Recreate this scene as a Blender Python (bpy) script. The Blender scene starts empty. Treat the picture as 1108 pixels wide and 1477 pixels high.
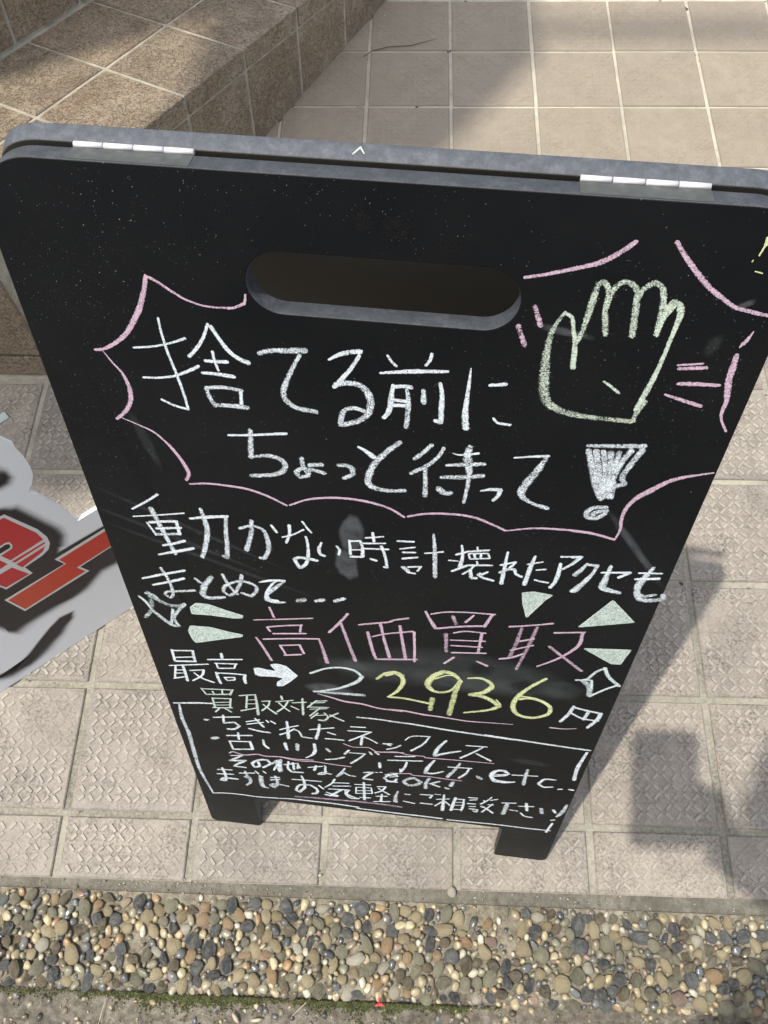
import bpy, bmesh, math, random
import numpy as np
from mathutils import Vector, Matrix
R = math.radians
S = bpy.context.scene
COL = S.collection
rnd = random.Random(7)

# ------------------------------------------------------------------ camera
cam = bpy.data.cameras.new('camera'); cam_ob = bpy.data.objects.new('camera', cam); COL.objects.link(cam_ob)
cam.sensor_width = 36; cam.sensor_fit = 'HORIZONTAL'; cam.lens = 1222.8 / 1108 * 36
cam.clip_start = 0.02; cam.clip_end = 500
CX = Vector((0.99933707, 0.02999479, -0.02063345)); CY = Vector((-0.01761919, 0.8944237, 0.44687337)); CZ = Vector((0.03185893, -0.44621358, 0.89435924))
CAM = Vector((0.39203, -0.11520, 1.02289))
cam_ob.matrix_world = Matrix(((CX.x, CY.x, CZ.x, CAM.x), (CX.y, CY.y, CZ.y, CAM.y), (CX.z, CY.z, CZ.z, CAM.z), (0, 0, 0, 1)))
S.camera = cam_ob

# ------------------------------------------------------------------ light
TO_SUN = Vector((-0.32, -0.212, 1.0)).normalized()
W = bpy.data.worlds.new('World'); S.world = W; W.use_nodes = True
nt = W.node_tree; bg = nt.nodes['Background']
sky = nt.nodes.new('ShaderNodeTexSky'); sky.sky_type = 'NISHITA'; sky.sun_disc = False
sky.sun_elevation = math.asin(TO_SUN.z); sky.sun_rotation = math.atan2(TO_SUN.x, TO_SUN.y)
sky.air_density = 1.0; sky.dust_density = 3.0; sky.ozone_density = 1.0
hsv = nt.nodes.new('ShaderNodeHueSaturation'); hsv.inputs['Saturation'].default_value = 0.5   # thin high haze: a pale sky
nt.links.new(sky.outputs[0], hsv.inputs['Color']); nt.links.new(hsv.outputs[0], bg.inputs[0]); bg.inputs[1].default_value = 0.15
sun = bpy.data.lights.new('sun', 'SUN'); sun.energy = 2.55; sun.angle = R(0.85); sun.color = (1, 0.945, 0.85)
sun_ob = bpy.data.objects.new('sun', sun); COL.objects.link(sun_ob)
sun_ob.rotation_euler = TO_SUN.to_track_quat('Z', 'Y').to_euler(); sun_ob.location = (0, 0, 6)
S.view_settings.view_transform = 'Standard'; S.view_settings.look = 'None'; S.view_settings.gamma = 1
S.view_settings.use_curve_mapping = False; S.view_settings.exposure = 0.58
S.cycles.transparent_max_bounces = 48

# ------------------------------------------------------------------ helpers
def mesh(name, V, F, mats=(), smooth=False, mi=None):
    me = bpy.data.meshes.new(name); me.from_pydata([tuple(v) for v in V], [], F); me.update()
    for m in mats: me.materials.append(m)
    if mi is not None:
        me.polygons.foreach_set('material_index', mi)
    if smooth: me.polygons.foreach_set('use_smooth', [True] * len(me.polygons))
    return me
def obj(name, me, parent=None, mat=None, kind=None, label=None, cat=None, group=None):
    o = bpy.data.objects.new(name, me); COL.objects.link(o)
    if parent: o.parent = parent
    if mat is not None: o.matrix_local = mat
    for k, v in (('kind', kind), ('label', label), ('category', cat), ('group', group)):
        if v: o[k] = v
    return o
def box(x0, x1, y0, y1, z0, z1, bev=0.0):
    """box, optionally with chamfered top edges"""
    b = bev
    if b <= 0:
        V = [(x0,y0,z0),(x1,y0,z0),(x1,y1,z0),(x0,y1,z0),(x0,y0,z1),(x1,y0,z1),(x1,y1,z1),(x0,y1,z1)]
        return V, [(3,2,1,0),(4,5,6,7),(0,1,5,4),(1,2,6,5),(2,3,7,6),(3,0,4,7)]
    V = [(x0,y0,z0),(x1,y0,z0),(x1,y1,z0),(x0,y1,z0),(x0,y0,z1-b),(x1,y0,z1-b),(x1,y1,z1-b),(x0,y1,z1-b),
         (x0+b,y0+b,z1),(x1-b,y0+b,z1),(x1-b,y1-b,z1),(x0+b,y1-b,z1)]
    return V, [(3,2,1,0),(8,9,10,11),(0,1,5,4),(1,2,6,5),(2,3,7,6),(3,0,4,7),(4,5,9,8),(5,6,10,9),(6,7,11,10),(7,4,8,11)]
class MB:
    def __init__(s): s.V = []; s.F = []
    def add(s, V, F, M=None):
        n = len(s.V); s.V += [tuple(M @ Vector(v)) if M is not None else tuple(v) for v in V]; s.F += [tuple(i + n for i in f) for f in F]
    def box(s, *a, M=None, bev=0.0): s.add(*box(*a, bev=bev), M=M)
    def tube(s, pts, r, n=8, M=None):
        pts = [Vector(p) for p in pts]; rs = r if isinstance(r, (list, tuple)) else [r] * len(pts); V = []; F = []
        for i, p in enumerate(pts):
            d = (pts[min(i + 1, len(pts) - 1)] - pts[max(i - 1, 0)]).normalized()
            a = d.orthogonal().normalized() if i == 0 else (a - d * a.dot(d)).normalized()
            b = d.cross(a)
            for k in range(n):
                t = 2 * math.pi * k / n; V.append(p + (a * math.cos(t) + b * math.sin(t)) * rs[i])
        for i in range(len(pts) - 1):
            for k in range(n):
                F.append((i*n+k, i*n+(k+1) % n, (i+1)*n+(k+1) % n, (i+1)*n+k))
        F.append(tuple(range(n))[::-1]); F.append(tuple((len(pts)-1)*n+k for k in range(n)))
        s.add(V, F, M)

# ------------------------------------------------------------------ materials
class NT:
    def __init__(s, name):
        s.m = bpy.data.materials.new(name); s.m.use_nodes = True; s.t = s.m.node_tree; s.n = s.t.nodes
        s.b = s.n['Principled BSDF']; s.out = s.n['Material Output']
        s.tc = s.n.new('ShaderNodeTexCoord')
    def l(s, a, b): s.t.links.new(a, b)
    def noise(s, scale, detail=3, rough=0.55, co=None, dist=0.0, dim='3D'):
        n = s.n.new('ShaderNodeTexNoise'); n.inputs['Scale'].default_value = scale; n.inputs['Detail'].default_value = detail
        n.inputs['Roughness'].default_value = rough; n.inputs['Distortion'].default_value = dist
        s.l(co or s.tc.outputs['Object'], n.inputs['Vector']); return n.outputs['Fac']
    def voro(s, scale, co=None, feat='F1', out='Distance', rand=1.0):
        n = s.n.new('ShaderNodeTexVoronoi'); n.feature = feat; n.inputs['Scale'].default_value = scale; n.inputs['Randomness'].default_value = rand
        s.l(co or s.tc.outputs['Object'], n.inputs['Vector']); return n.outputs[out]
    def ramp(s, f, stops, interp='LINEAR'):
        n = s.n.new('ShaderNodeValToRGB'); n.color_ramp.interpolation = interp; e = n.color_ramp.elements
        while len(e) < len(stops): e.new(0.5)
        for i, (p, c) in enumerate(stops):
            e[i].position = p; e[i].color = (c, c, c, 1) if isinstance(c, (int, float)) else (*c, 1)
        s.l(f, n.inputs[0]); return n.outputs[0]
    def mix(s, f, a, b, mode='MIX'):
        n = s.n.new('ShaderNodeMix'); n.data_type = 'RGBA'; n.blend_type = mode
        for v, i in ((f, 0), (a, 6), (b, 7)):
            if isinstance(v, (int, float)): n.inputs[i].default_value = v if i == 0 else (v, v, v, 1)
            elif isinstance(v, tuple): n.inputs[i].default_value = (*v, 1)
            else: s.l(v, n.inputs[i])
        return n.outputs[2]
    def math(s, op, a, b=None, c=None, clamp=False):
        n = s.n.new('ShaderNodeMath'); n.operation = op; n.use_clamp = clamp
        for i, v in enumerate((a, b, c)):
            if v is None: continue
            if isinstance(v, (int, float)): n.inputs[i].default_value = v
            else: s.l(v, n.inputs[i])
        return n.outputs[0]
    def bump(s, h, dist, strength=1.0, nrm=None):
        n = s.n.new('ShaderNodeBump'); n.inputs['Distance'].default_value = dist; n.inputs['Strength'].default_value = strength
        s.l(h, n.inputs['Height'])
        if nrm: s.l(nrm, n.inputs['Normal'])
        s.l(n.outputs[0], s.b.inputs['Normal']); return n.outputs[0]
    def col(s, c):
        if isinstance(c, tuple): s.b.inputs['Base Color'].default_value = (*c, 1)
        else: s.l(c, s.b.inputs['Base Color'])
    def rough(s, r):
        if isinstance(r, (int, float)): s.b.inputs['Roughness'].default_value = r
        else: s.l(r, s.b.inputs['Roughness'])
    def attr(s, name, out='Fac'):
        n = s.n.new('ShaderNodeAttribute'); n.attribute_name = name; return n.outputs[out]
    def objrand(s):
        a = s.n.new('ShaderNodeObjectInfo').outputs['Random']; b = s.n.new('ShaderNodeNewGeometry').outputs['Random Per Island']
        return s.math('FRACT', s.math('ADD', a, b))
    def geo(s, out='Position'): return s.n.new('ShaderNodeNewGeometry').outputs[out]
    def alpha(s, f):
        tr = s.n.new('ShaderNodeBsdfTransparent'); mx = s.n.new('ShaderNodeMixShader')
        s.l(f, mx.inputs[0]); s.l(tr.outputs[0], mx.inputs[1]); s.l(s.b.outputs[0], mx.inputs[2]); s.l(mx.outputs[0], s.out.inputs[0])

def simple(name, c, r=0.5, metal=0.0, nscale=None, var=0.15):
    m = NT(name); m.rough(r); m.b.inputs['Metallic'].default_value = metal
    if nscale:
        k = m.noise(nscale, 4); m.col(m.mix(k, tuple(v*(1-var) for v in c), tuple(min(1, v*(1+var)) for v in c)))
    else: m.col(c)
    return m.m

# floor tile: pinkish beige, speckled, dirt caught between the raised bars
def mat_tile():
    m = NT('floor_tile_ceramic'); P = m.geo()
    base = m.ramp(m.noise(60, 5, 0.65, P), [(0.25, (0.282, 0.25, 0.206)), (0.5, (0.35, 0.314, 0.264)), (0.75, (0.42, 0.38, 0.325))])
    tint = m.mix(m.n.new('ShaderNodeObjectInfo').outputs['Random'], (0.86, 0.865, 0.87), (1.07, 1.05, 1.03))
    base = m.mix(1.0, base, tint, 'MULTIPLY')
    fine = m.noise(900, 2, 0.6, P); base = m.mix(1.0, base, m.ramp(fine, [(0.3, 0.86), (0.7, 1.1)]), 'MULTIPLY')
    # grime: low parts between bars, in blotches; the raised bars are rubbed clean
    sx = m.n.new('ShaderNodeSeparateXYZ'); m.l(m.tc.outputs['Object'], sx.inputs[0])
    hi = m.math('MULTIPLY', m.math('SUBTRACT', sx.outputs[2], 0.0005), 1600, clamp=True)
    base = m.mix(m.math('MULTIPLY', hi, m.ramp(m.noise(130, 3, 0.6, P), [(0.3, 0.15), (0.65, 0.75)])), base, (0.44, 0.408, 0.36))
    low = m.math('SUBTRACT', 1.0, m.math('MULTIPLY', sx.outputs[2], 900, clamp=True), clamp=True)
    blot = m.ramp(m.noise(22, 4, 0.6, P), [(0.42, 0.0), (0.68, 1.0)])
    spots = m.ramp(m.noise(300, 4, 0.7, P), [(0.46, 0.0), (0.58, 1.0)])
    sp_ = m.n.new('ShaderNodeSeparateXYZ'); m.l(P, sp_.inputs[0])
    inner = m.math('MULTIPLY', m.math('SUBTRACT', sp_.outputs[1], 0.75), 3.0, clamp=True)   # the inner floor is browner and cleaner
    g = m.math('MULTIPLY', m.math('MULTIPLY', low, spots), m.math('ADD', m.math('MULTIPLY', blot, 0.65), m.math('SUBTRACT', 0.25, m.math('MULTIPLY', inner, 0.2))))
    base = m.mix(g, base, (0.105, 0.092, 0.077))
    stain = m.ramp(m.noise(7, 6, 0.7, P, dist=0.9), [(0.40, 1.03), (0.72, 0.74)]); base = m.mix(1.0, base, stain, 'MULTIPLY')
    dark = m.ramp(m.noise(48, 3, 0.5, P), [(0.62, 0.0), (0.74, 1.0)])
    dd = m.math('MULTIPLY', m.math('MULTIPLY', dark, m.ramp(m.noise(420, 2, 0.6, P), [(0.42, 0.0), (0.6, 1.0)])), 0.55)
    base = m.mix(dd, base, (0.07, 0.06, 0.05))
    base = m.mix(m.math('MULTIPLY', inner, 0.6), base, (0.295, 0.243, 0.172))
    m.col(base); m.rough(m.ramp(m.noise(30, 3, 0.5, P), [(0.3, 0.52), (0.7, 0.72)]))
    m.bump(m.noise(700, 3, 0.6, P), 0.0004, 0.55)
    return m.m
def mat_grout():
    m = NT('grout'); P = m.geo()
    sx = m.n.new('ShaderNodeSeparateXYZ'); m.l(P, sx.inputs[0])
    k = m.ramp(m.noise(6, 3, 0.6, P), [(0.4, 0.0), (0.6, 1.0)])
    k = m.math('ADD', m.math('MULTIPLY', k, 0.5), m.math('MULTIPLY', m.math('SUBTRACT', sx.outputs[1], 0.12), 0.7), clamp=True)
    k = m.math('MAXIMUM', k, 0.0)
    c = m.mix(k, (0.165, 0.155, 0.122), (0.56, 0.52, 0.42))
    c = m.mix(1.0, c, m.ramp(m.noise(18, 5, 0.7, P), [(0.3, 0.62), (0.65, 1.08)]), 'MULTIPLY')
    c = m.mix(m.ramp(m.noise(260, 4, 0.7, P), [(0.35, 0.0), (0.7, 1.0)]), c, m.mix(0.5, c, (0.55, 0.52, 0.43)))
    sp = m.ramp(m.noise(55, 2, 0.5, P), [(0.70, 0.0), (0.73, 1.0)])
    c = m.mix(sp, c, (0.07, 0.06, 0.05))
    m.col(c); m.rough(0.85); m.bump(m.noise(500, 4, 0.7, P), 0.0012, 0.8); return m.m
# stair tile: brown stoneware with a worm-like relief
def mat_step():
    m = NT('brown_stoneware_tile'); P = m.geo()
    w = m.noise(95, 3, 0.6, P, dist=1.8)
    ridge = m.math('ABSOLUTE', m.math('SUBTRACT', w, 0.5)); line = m.ramp(ridge, [(0.0, 1.0), (0.035, 0.0)])
    base = m.ramp(m.noise(14, 4, 0.6, P), [(0.3, (0.245, 0.188, 0.125)), (0.55, (0.33, 0.265, 0.185)), (0.8, (0.40, 0.34, 0.255))])
    base = m.mix(1.0, base, m.mix(m.n.new('ShaderNodeObjectInfo').outputs['Random'], (0.9, 0.9, 0.9), (1.08, 1.06, 1.04)), 'MULTIPLY')
    br = m.ramp(m.noise(9, 3, 0.5, P), [(0.5, 0.0), (0.75, 1.0)])
    base = m.mix(m.math('MULTIPLY', br, 0.3), base, (0.25, 0.165, 0.10))
    base = m.mix(m.math('MULTIPLY', line, 0.62), base, (0.125, 0.082, 0.052))
    m.col(base); m.rough(0.6); m.bump(m.math('ADD', m.math('SUBTRACT', 1.0, line), m.math('MULTIPLY', m.noise(320, 4, 0.7, P), 0.6)), 0.0014, 0.9); return m.m
def mat_stepgrout():
    m = NT('step_grout'); P = m.geo()
    c = m.ramp(m.noise(40, 5, 0.7, P), [(0.3, (0.27, 0.245, 0.185)), (0.6, (0.44, 0.41, 0.33)), (0.8, (0.55, 0.51, 0.42))])
    m.col(c); m.rough(0.9); m.bump(m.noise(300, 4, 0.7, P), 0.001, 0.7); return m.m
def mat_cement(name, a, b, c3):
    m = NT(name); P = m.geo()
    c = m.ramp(m.noise(120, 5, 0.75, P), [(0.3, a), (0.5, b), (0.72, c3)])
    w = m.ramp(m.voro(420, P), [(0.0, 1.0), (0.16, 0.0)]); c = m.mix(m.math('MULTIPLY', w, 0.45), c, (0.62, 0.6, 0.52))
    sp = m.ramp(m.noise(14, 3, 0.6, P), [(0.35, 0.72), (0.7, 1.12)]); c = m.mix(1.0, c, sp, 'MULTIPLY')
    m.col(c); m.rough(0.85); m.bump(m.noise(420, 5, 0.75, P), 0.002, 0.9); return m.m
def mat_pebble(name, c1, c2, gloss):
    m = NT(name)
    mp = m.n.new('ShaderNodeVectorMath'); mp.operation = 'ADD'
    cb = m.n.new('ShaderNodeCombineXYZ'); r = m.objrand(); k = m.math('MULTIPLY', r, 37.0)
    for i in range(3): m.l(k, cb.inputs[i])
    m.l(m.tc.outputs['Object'], mp.inputs[0]); m.l(cb.outputs[0], mp.inputs[1]); co = mp.outputs[0]
    c = m.mix(r, c1, c2)
    c = m.mix(m.ramp(m.noise(1.4, 4, 0.65, co, dist=0.6), [(0.42, 0.0), (0.75, 1.0)]), c, m.mix(0.45, c, (0.50, 0.45, 0.34)))
    c = m.mix(m.ramp(m.noise(6, 4, 0.75, co), [(0.45, 0.0), (0.70, 0.7)]), c, m.mix(0.5, c, (0.10, 0.085, 0.07)))
    m.col(c); m.rough(gloss); m.b.inputs['Specular IOR Level'].default_value = 0.75
    m.bump(m.noise(5, 5, 0.75, co), 0.05, 0.6); return m.m
M_TILE = mat_tile(); M_GROUT = mat_grout(); M_STEP = mat_step(); M_SGROUT = mat_stepgrout()
M_CEM = mat_cement('pebble_bedding_cement', (0.12, 0.102, 0.07), (0.27, 0.238, 0.175), (0.46, 0.42, 0.325))
M_BAND = mat_cement('grey_mortar_band', (0.125, 0.115, 0.088), (0.195, 0.182, 0.145), (0.29, 0.272, 0.22))
M_GUT = mat_cement('gutter_concrete', (0.075, 0.066, 0.05), (0.19, 0.168, 0.13), (0.36, 0.33, 0.27))
PEB = [mat_pebble('pebble_slate_blue', (0.058, 0.070, 0.080), (0.145, 0.158, 0.16), 0.27), mat_pebble('pebble_grey_green', (0.16, 0.156, 0.105), (0.31, 0.295, 0.20), 0.33),
       mat_pebble('pebble_buff', (0.34, 0.27, 0.145), (0.55, 0.46, 0.28), 0.36), mat_pebble('pebble_orange', (0.40, 0.25, 0.12), (0.46, 0.33, 0.19), 0.36),
       mat_pebble('pebble_pink_brown', (0.27, 0.165, 0.125), (0.33, 0.22, 0.17), 0.4), mat_pebble('pebble_cream', (0.50, 0.46, 0.35), (0.60, 0.56, 0.45), 0.45),
       mat_pebble('pebble_dark', (0.035, 0.045, 0.055), (0.075, 0.08, 0.085), 0.28), mat_pebble('pebble_olive_brown', (0.10, 0.08, 0.05), (0.19, 0.155, 0.095), 0.32)]
PEBW = [0.17, 0.25, 0.22, 0.055, 0.03, 0.05, 0.085, 0.14]

def mat_board():
    m = NT('blackboard_face')
    c = m.ramp(m.noise(9, 4, 0.6), [(0.3, (0.0044, 0.005, 0.0058)), (0.7, (0.0082, 0.0086, 0.0092))])
    # wiped chalk dust in specks and thin film; sheen painted in lower down
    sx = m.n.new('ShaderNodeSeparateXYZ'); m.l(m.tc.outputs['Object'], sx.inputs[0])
    lower_sheen = m.math('MULTIPLY', m.math('SUBTRACT', 0.70, sx.outputs[1]), 3.5, clamp=True)
    film = m.math('MULTIPLY', m.ramp(m.noise(4.5, 5, 0.65, dist=0.8), [(0.35, 0.25), (0.75, 1.0)]), m.math('ADD', m.math('MULTIPLY', lower_sheen, 0.014), 0.001))
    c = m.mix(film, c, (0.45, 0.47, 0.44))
    drift = m.ramp(m.noise(11, 3, 0.6), [(0.42, 0.0), (0.72, 1.0)])
    for sc, th, am in ((700, 0.11, 0.4), (1300, 0.16, 0.3), (260, 0.028, 0.5)):
        v = m.voro(sc); rr = m.voro(sc, out='Color')
        s2 = m.n.new('ShaderNodeSeparateColor'); m.l(rr, s2.inputs[0])
        keep = m.math('LESS_THAN', s2.outputs[0], m.math('ADD', m.math('MULTIPLY', drift, 0.20), 0.015))
        f = m.math('MULTIPLY', m.math('MULTIPLY', m.math('LESS_THAN', v, m.math('MULTIPLY', s2.outputs[1], th*2.2)), keep), m.math('MULTIPLY', s2.outputs[2], am))
        c = m.mix(f, c, (0.40, 0.42, 0.41))
    m.col(c); m.rough(m.ramp(m.noise(14, 3), [(0.3, 0.42), (0.7, 0.58)])); m.b.inputs['Specular IOR Level'].default_value = 0.2
    m.bump(m.noise(1500, 2, 0.5), 0.0002, 0.3); return m.m
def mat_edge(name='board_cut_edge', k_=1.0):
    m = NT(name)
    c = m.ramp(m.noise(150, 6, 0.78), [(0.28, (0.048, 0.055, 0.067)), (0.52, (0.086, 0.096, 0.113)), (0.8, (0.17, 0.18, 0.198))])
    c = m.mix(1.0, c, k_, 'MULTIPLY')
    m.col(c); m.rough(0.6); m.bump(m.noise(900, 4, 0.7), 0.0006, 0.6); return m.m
M_BACK = simple('panel_back', (.075, .068, .052), .6, 0, 30, .15)
def mat_chalk(name, c, grain=430, solid=0.0):
    m = NT(name); v = m.attr('across'); d = m.attr('dens')
    n = m.math('ADD', m.math('MULTIPLY', m.noise(grain*3.6, 3, 0.75), 0.84), m.math('MULTIPLY', m.noise(150, 2, 0.5), 0.16))
    v2 = m.math('MULTIPLY', v, v); v4 = m.math('MULTIPLY', v2, v2)
    th = m.math('ADD', m.math('MULTIPLY', v4, 0.26), m.math('SUBTRACT', 0.585, m.math('MULTIPLY', d, 0.24)))
    a = m.math('MULTIPLY', m.math('SUBTRACT', n, th), 8.5, clamp=True)
    a = m.math('MULTIPLY', a, m.math('MULTIPLY', m.math('SUBTRACT', 1.0, v2), 4.0, clamp=True), clamp=True)
    a = m.math('MULTIPLY', a, m.ramp(m.noise(900, 2, 0.6), [(0.3, 0.62), (0.6, 1.0)]))
    m.col(m.mix(m.noise(500, 2), c, tuple(min(1, x*1.12) for x in c))); m.rough(0.95); m.alpha(a); return m.m
def mat_smear(name, c, amt, scale=60, stretch=None):
    m = NT(name); co = None
    k = m.attr('across'); n = m.ramp(m.noise(scale, 5, 0.7), [(0.3, 0.35), (0.7, 1.0)])
    m.col(c); m.rough(0.8); m.alpha(m.math('MULTIPLY', m.math('MULTIPLY', k, n), amt, clamp=True)); return m.m
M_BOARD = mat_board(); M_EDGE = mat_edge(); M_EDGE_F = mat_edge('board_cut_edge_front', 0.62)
CH = {'W': mat_chalk('chalk_white', (0.80, 0.87, 0.93)), 'P': mat_chalk('chalk_pink', (0.66, 0.47, 0.58)), 'G': mat_chalk('chalk_pale_green', (0.64, 0.74, 0.60)),
      'T': mat_chalk('chalk_mint', (0.60, 0.70, 0.63)), 'S': mat_chalk('chalk_silver', (0.70, 0.80, 0.80)), 'Y': mat_chalk('chalk_yellow', (0.76, 0.80, 0.42))}

# ------------------------------------------------------------------ ground, floor
def seg(o): return o
g = MB(); g.box(-6, 8, -0.0688, 6, -0.12, -0.0032)
floor = obj('tiled_floor', mesh('tiled_floor', g.V, g.F, [M_GROUT]), kind='structure')
P = 0.15
ST_O = Vector((-0.087, 1.056, 0.177))
STR = Matrix(((0.468, -0.884, 0.018), (0.875, 0.466, 0.13), (-0.123, -0.045, 0.991)))
q = STR.to_quaternion().normalized(); STM = Matrix.Translation(ST_O) @ q.to_matrix().to_4x4()
STI = STM.inverted()
NOSE = -0.152; BACK = 0.158; PT = 0.151
def under_stairs(x, y):
    p = STI @ Vector((x, y, 0)); return p.y > NOSE + 0.012
def tile_mesh(seed, w, h, hh=1.0):
    r = random.Random(seed); b = MB(); e = 0.0014
    hx = w/2; b.box(-hx, hx, -h/2, h/2, -0.007, 0.0, bev=e)
    n = 6; pit = (0.143 - 0.012) / n
    nx = 6
    ny = int(round((h - 0.010) / pit)) if h < 0.1 else 6
    wear = [(r.uniform(-.07, .07), r.uniform(-.07, .07), r.uniform(.03, .07)) for _ in range(3)]
    for i in range(nx):
        for j in range(ny + (1 if h < 0.1 else 0)):
            cx = (i - (nx-1)/2) * pit + r.gauss(0, .0002); cy = h/2 - 0.0065 - pit*(j + .5) + r.gauss(0, .0002)
            for sx in (-1, 1):
                for sy in (-1, 1):
                    x = cx + sx * 0.0057; y = cy + sy * 0.0050
                    if y < -h/2 + 0.004: continue
                    hgt = 0.0016 * r.uniform(0.75, 1.1)
                    for wx, wy, wr in wear:
                        dd = math.hypot(x-wx, y-wy)
                        if dd < wr: hgt *= 0.35 + 0.6 * dd / wr
                    if r.random() < 0.04: continue
                    hgt *= hh
                    L = 0.0043 * r.uniform(0.85, 1.1); wd = 0.0015 * r.uniform(0.85, 1.15)
                    M = Matrix.Translation((x, y, 0)) @ Matrix.Rotation(math.atan2(sy*1.08, sx) + r.gauss(0, .05), 4, 'Z')
                    V = [(-L-.0005,-wd-.0005,-.0001),(L+.0005,-wd-.0005,-.0001),(L+.0005,wd+.0005,-.0001),(-L-.0005,wd+.0005,-.0001),(-L,-wd,hgt),(L,-wd,hgt),(L,wd,hgt),(-L,wd,hgt)]
                    b.add(V, [(4,5,6,7),(0,1,5,4),(1,2,6,5),(2,3,7,6),(3,0,4,7)], M)
    return mesh('floor_tile', b.V, b.F, [M_TILE])
full = [tile_mesh(s, 0.1418, 0.1418) for s in range(8)]
worn = [tile_mesh(40 + s, 0.1436, 0.1436, 0.42) for s in range(5)]
cut = [tile_mesh(20 + s, 0.1418, 0.0650) for s in range(3)]
nt_ = 0
for r_ in range(-1, 14):
    for c_ in range(-5, 11):
        x = (c_ + .5) * P; y = (r_ + .5) * P
        if r_ == -1: y = -0.0036 - 0.0650/2
        # leave out tiles wholly below the entrance steps
        if all(under_stairs(x + a*.07, y + b_*.07) and y + b_*.07 > 0.6 for a in (-1, 1) for b_ in (-1, 1)): continue
        if y > 1.5: continue
        if r_ == 4 and x < -0.2: continue
        me = rnd.choice(cut if r_ == -1 else (full if r_ < 5 else worn))
        M = Matrix.Translation((x + rnd.gauss(0, .0003), y + rnd.gauss(0, .0003), rnd.gauss(0, .00025))) @ Matrix.Rotation(rnd.gauss(0, .0025), 4, 'Z')
        if r_ != -1: M = M @ Matrix.Rotation(math.pi * rnd.randrange(2), 4, 'Z')
        obj('floor_tile', me, floor, M); nt_ += 1
# door sill behind the last row of tiles
b = MB(); b.box(0.55, 3.0, 1.5075, 1.56, -0.003, 0.006, bev=0.001); b.box(0.55, 3.0, 1.563, 1.60, -0.003, 0.012, bev=0.001)
obj('door_sill', mesh('door_sill', b.V, b.F, [simple('sill_aluminium', (0.62, 0.64, 0.68), 0.35, 0.8, 30)]), kind='structure')

# ------------------------------------------------------------------ kerb with exposed pebbles
KR = Matrix.Rotation(-0.006, 4, 'Z')
KM = Matrix.Translation((0.35, -0.070, 0)) @ KR      # local y=0 : front edge of the tiles
kb = MB()
kb.box(-3.5, 3.5, -0.0125, 0.02, -0.06, -0.0036, M=None)
def strip(y0, y1, z, n, k, bumpy):
    pass
band = obj('kerb', mesh('kerb', *[kb.V, kb.F], [M_BAND]), None, KM, kind='structure')
# bedding cement with an uneven surface and a rounded, chipped front edge
NX = 520; ys = [-0.0122, -0.022, -0.032, -0.042, -0.052, -0.062, -0.072, -0.084, -0.096, -0.102, -0.1055, -0.1075, -0.1085]
zs = [-0.001, -0.0032, -0.0036, -0.0036, -0.0036, -0.0036, -0.0038, -0.0042, -0.005, -0.0075, -0.012, -0.019, -0.05]
V = []; F = []
for i in range(NX + 1):
    x = -0.45 + 1.7 * i / NX
    for j, (y, z) in enumerate(zip(ys, zs)):
        k = 0 if j in (0,) else 1
        V.append((x, y + k * rnd.gauss(0, 0.0009), z + k * rnd.gauss(0, 0.0007)))
m_ = len(ys)
for i in range(NX):
    for j in range(m_ - 1):
        a = i*m_ + j; F.append((a, a+1, a+m_+1, a+m_))
obj('bedding', mesh('bedding', V, F, [M_CEM], smooth=True), band)
def pebble_mesh(seed):
    r = random.Random(seed); bm = bmesh.new(); bmesh.ops.create_icosphere(bm, subdivisions=2 if seed < 100 else 1, radius=1)
    d = [(Vector((r.gauss(0,1), r.gauss(0,1), r.gauss(0,1))).normalized(), r.uniform(.55, .95)) for _ in range(6)]
    for v in bm.verts:
        n = v.co.copy()
        for a, k in d:
            t = n.dot(a)
            if t > k: n -= a * (t - k) * 0.85
        v.co = n * (1 + r.gauss(0, .015))
    me = bpy.data.meshes.new('pebble'); bm.to_mesh(me); bm.free(); me.polygons.foreach_set('use_smooth', [True]*len(me.polygons)); me.materials.append(PEB[0]); return me
pm = [pebble_mesh(s) for s in range(16)]
placed = []; grid = {}
def fits(x, y, rr, tol):
    gx, gy = int(x/.02), int(y/.02)
    for i in (-1, 0, 1):
        for j in (-1, 0, 1):
            for (px, py, pr) in grid.get((gx+i, gy+j), ()):
                if (px-x)**2 + (py-y)**2 < ((pr + rr) * tol)**2: return False
    return True
pr_ = random.Random(11)
def patch(x, y):  # bare cement patches
    for cx, cy, rx, ry in ((-0.245, -0.062, .011, .012), (-0.205, -0.018, .022, .006), (0.155, -0.045, .016, .022), (0.13, -0.02, .02, .010), (0.02, -0.035, .010, .006)):
        if ((x-cx)/rx)**2 + ((y-cy)/ry)**2 < 1: return True
    if abs(x - 0.158) < 0.0025: return True   # joint between kerb blocks
    return False
for size, tries, tol in ((0.0094, 80, .90), (0.0078, 420, .82), (0.0065, 2400, .79), (0.0053, 10000, .78), (0.0041, 30000, .78), (0.003, 30000, .80)):
    for _ in range(tries):
        x = pr_.uniform(-0.43, 0.9); y = pr_.uniform(-0.1065, -0.0125)
        rr = size * pr_.uniform(.85, 1.12)
        if y + rr > -0.0118 or y - rr*.8 < -0.1095: continue
        if patch(x, y) and (rr > .0036 or pr_.random() < .985): continue
        if fits(x, y, rr, tol):
            grid.setdefault((int(x/.02), int(y/.02)), []).append((x, y, rr)); placed.append((x, y, rr))
placed.sort(key=lambda p: -p[2] + (0 if -0.41 < p[0] < 0.47 else 1))
small = MB(); smi = []
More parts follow.
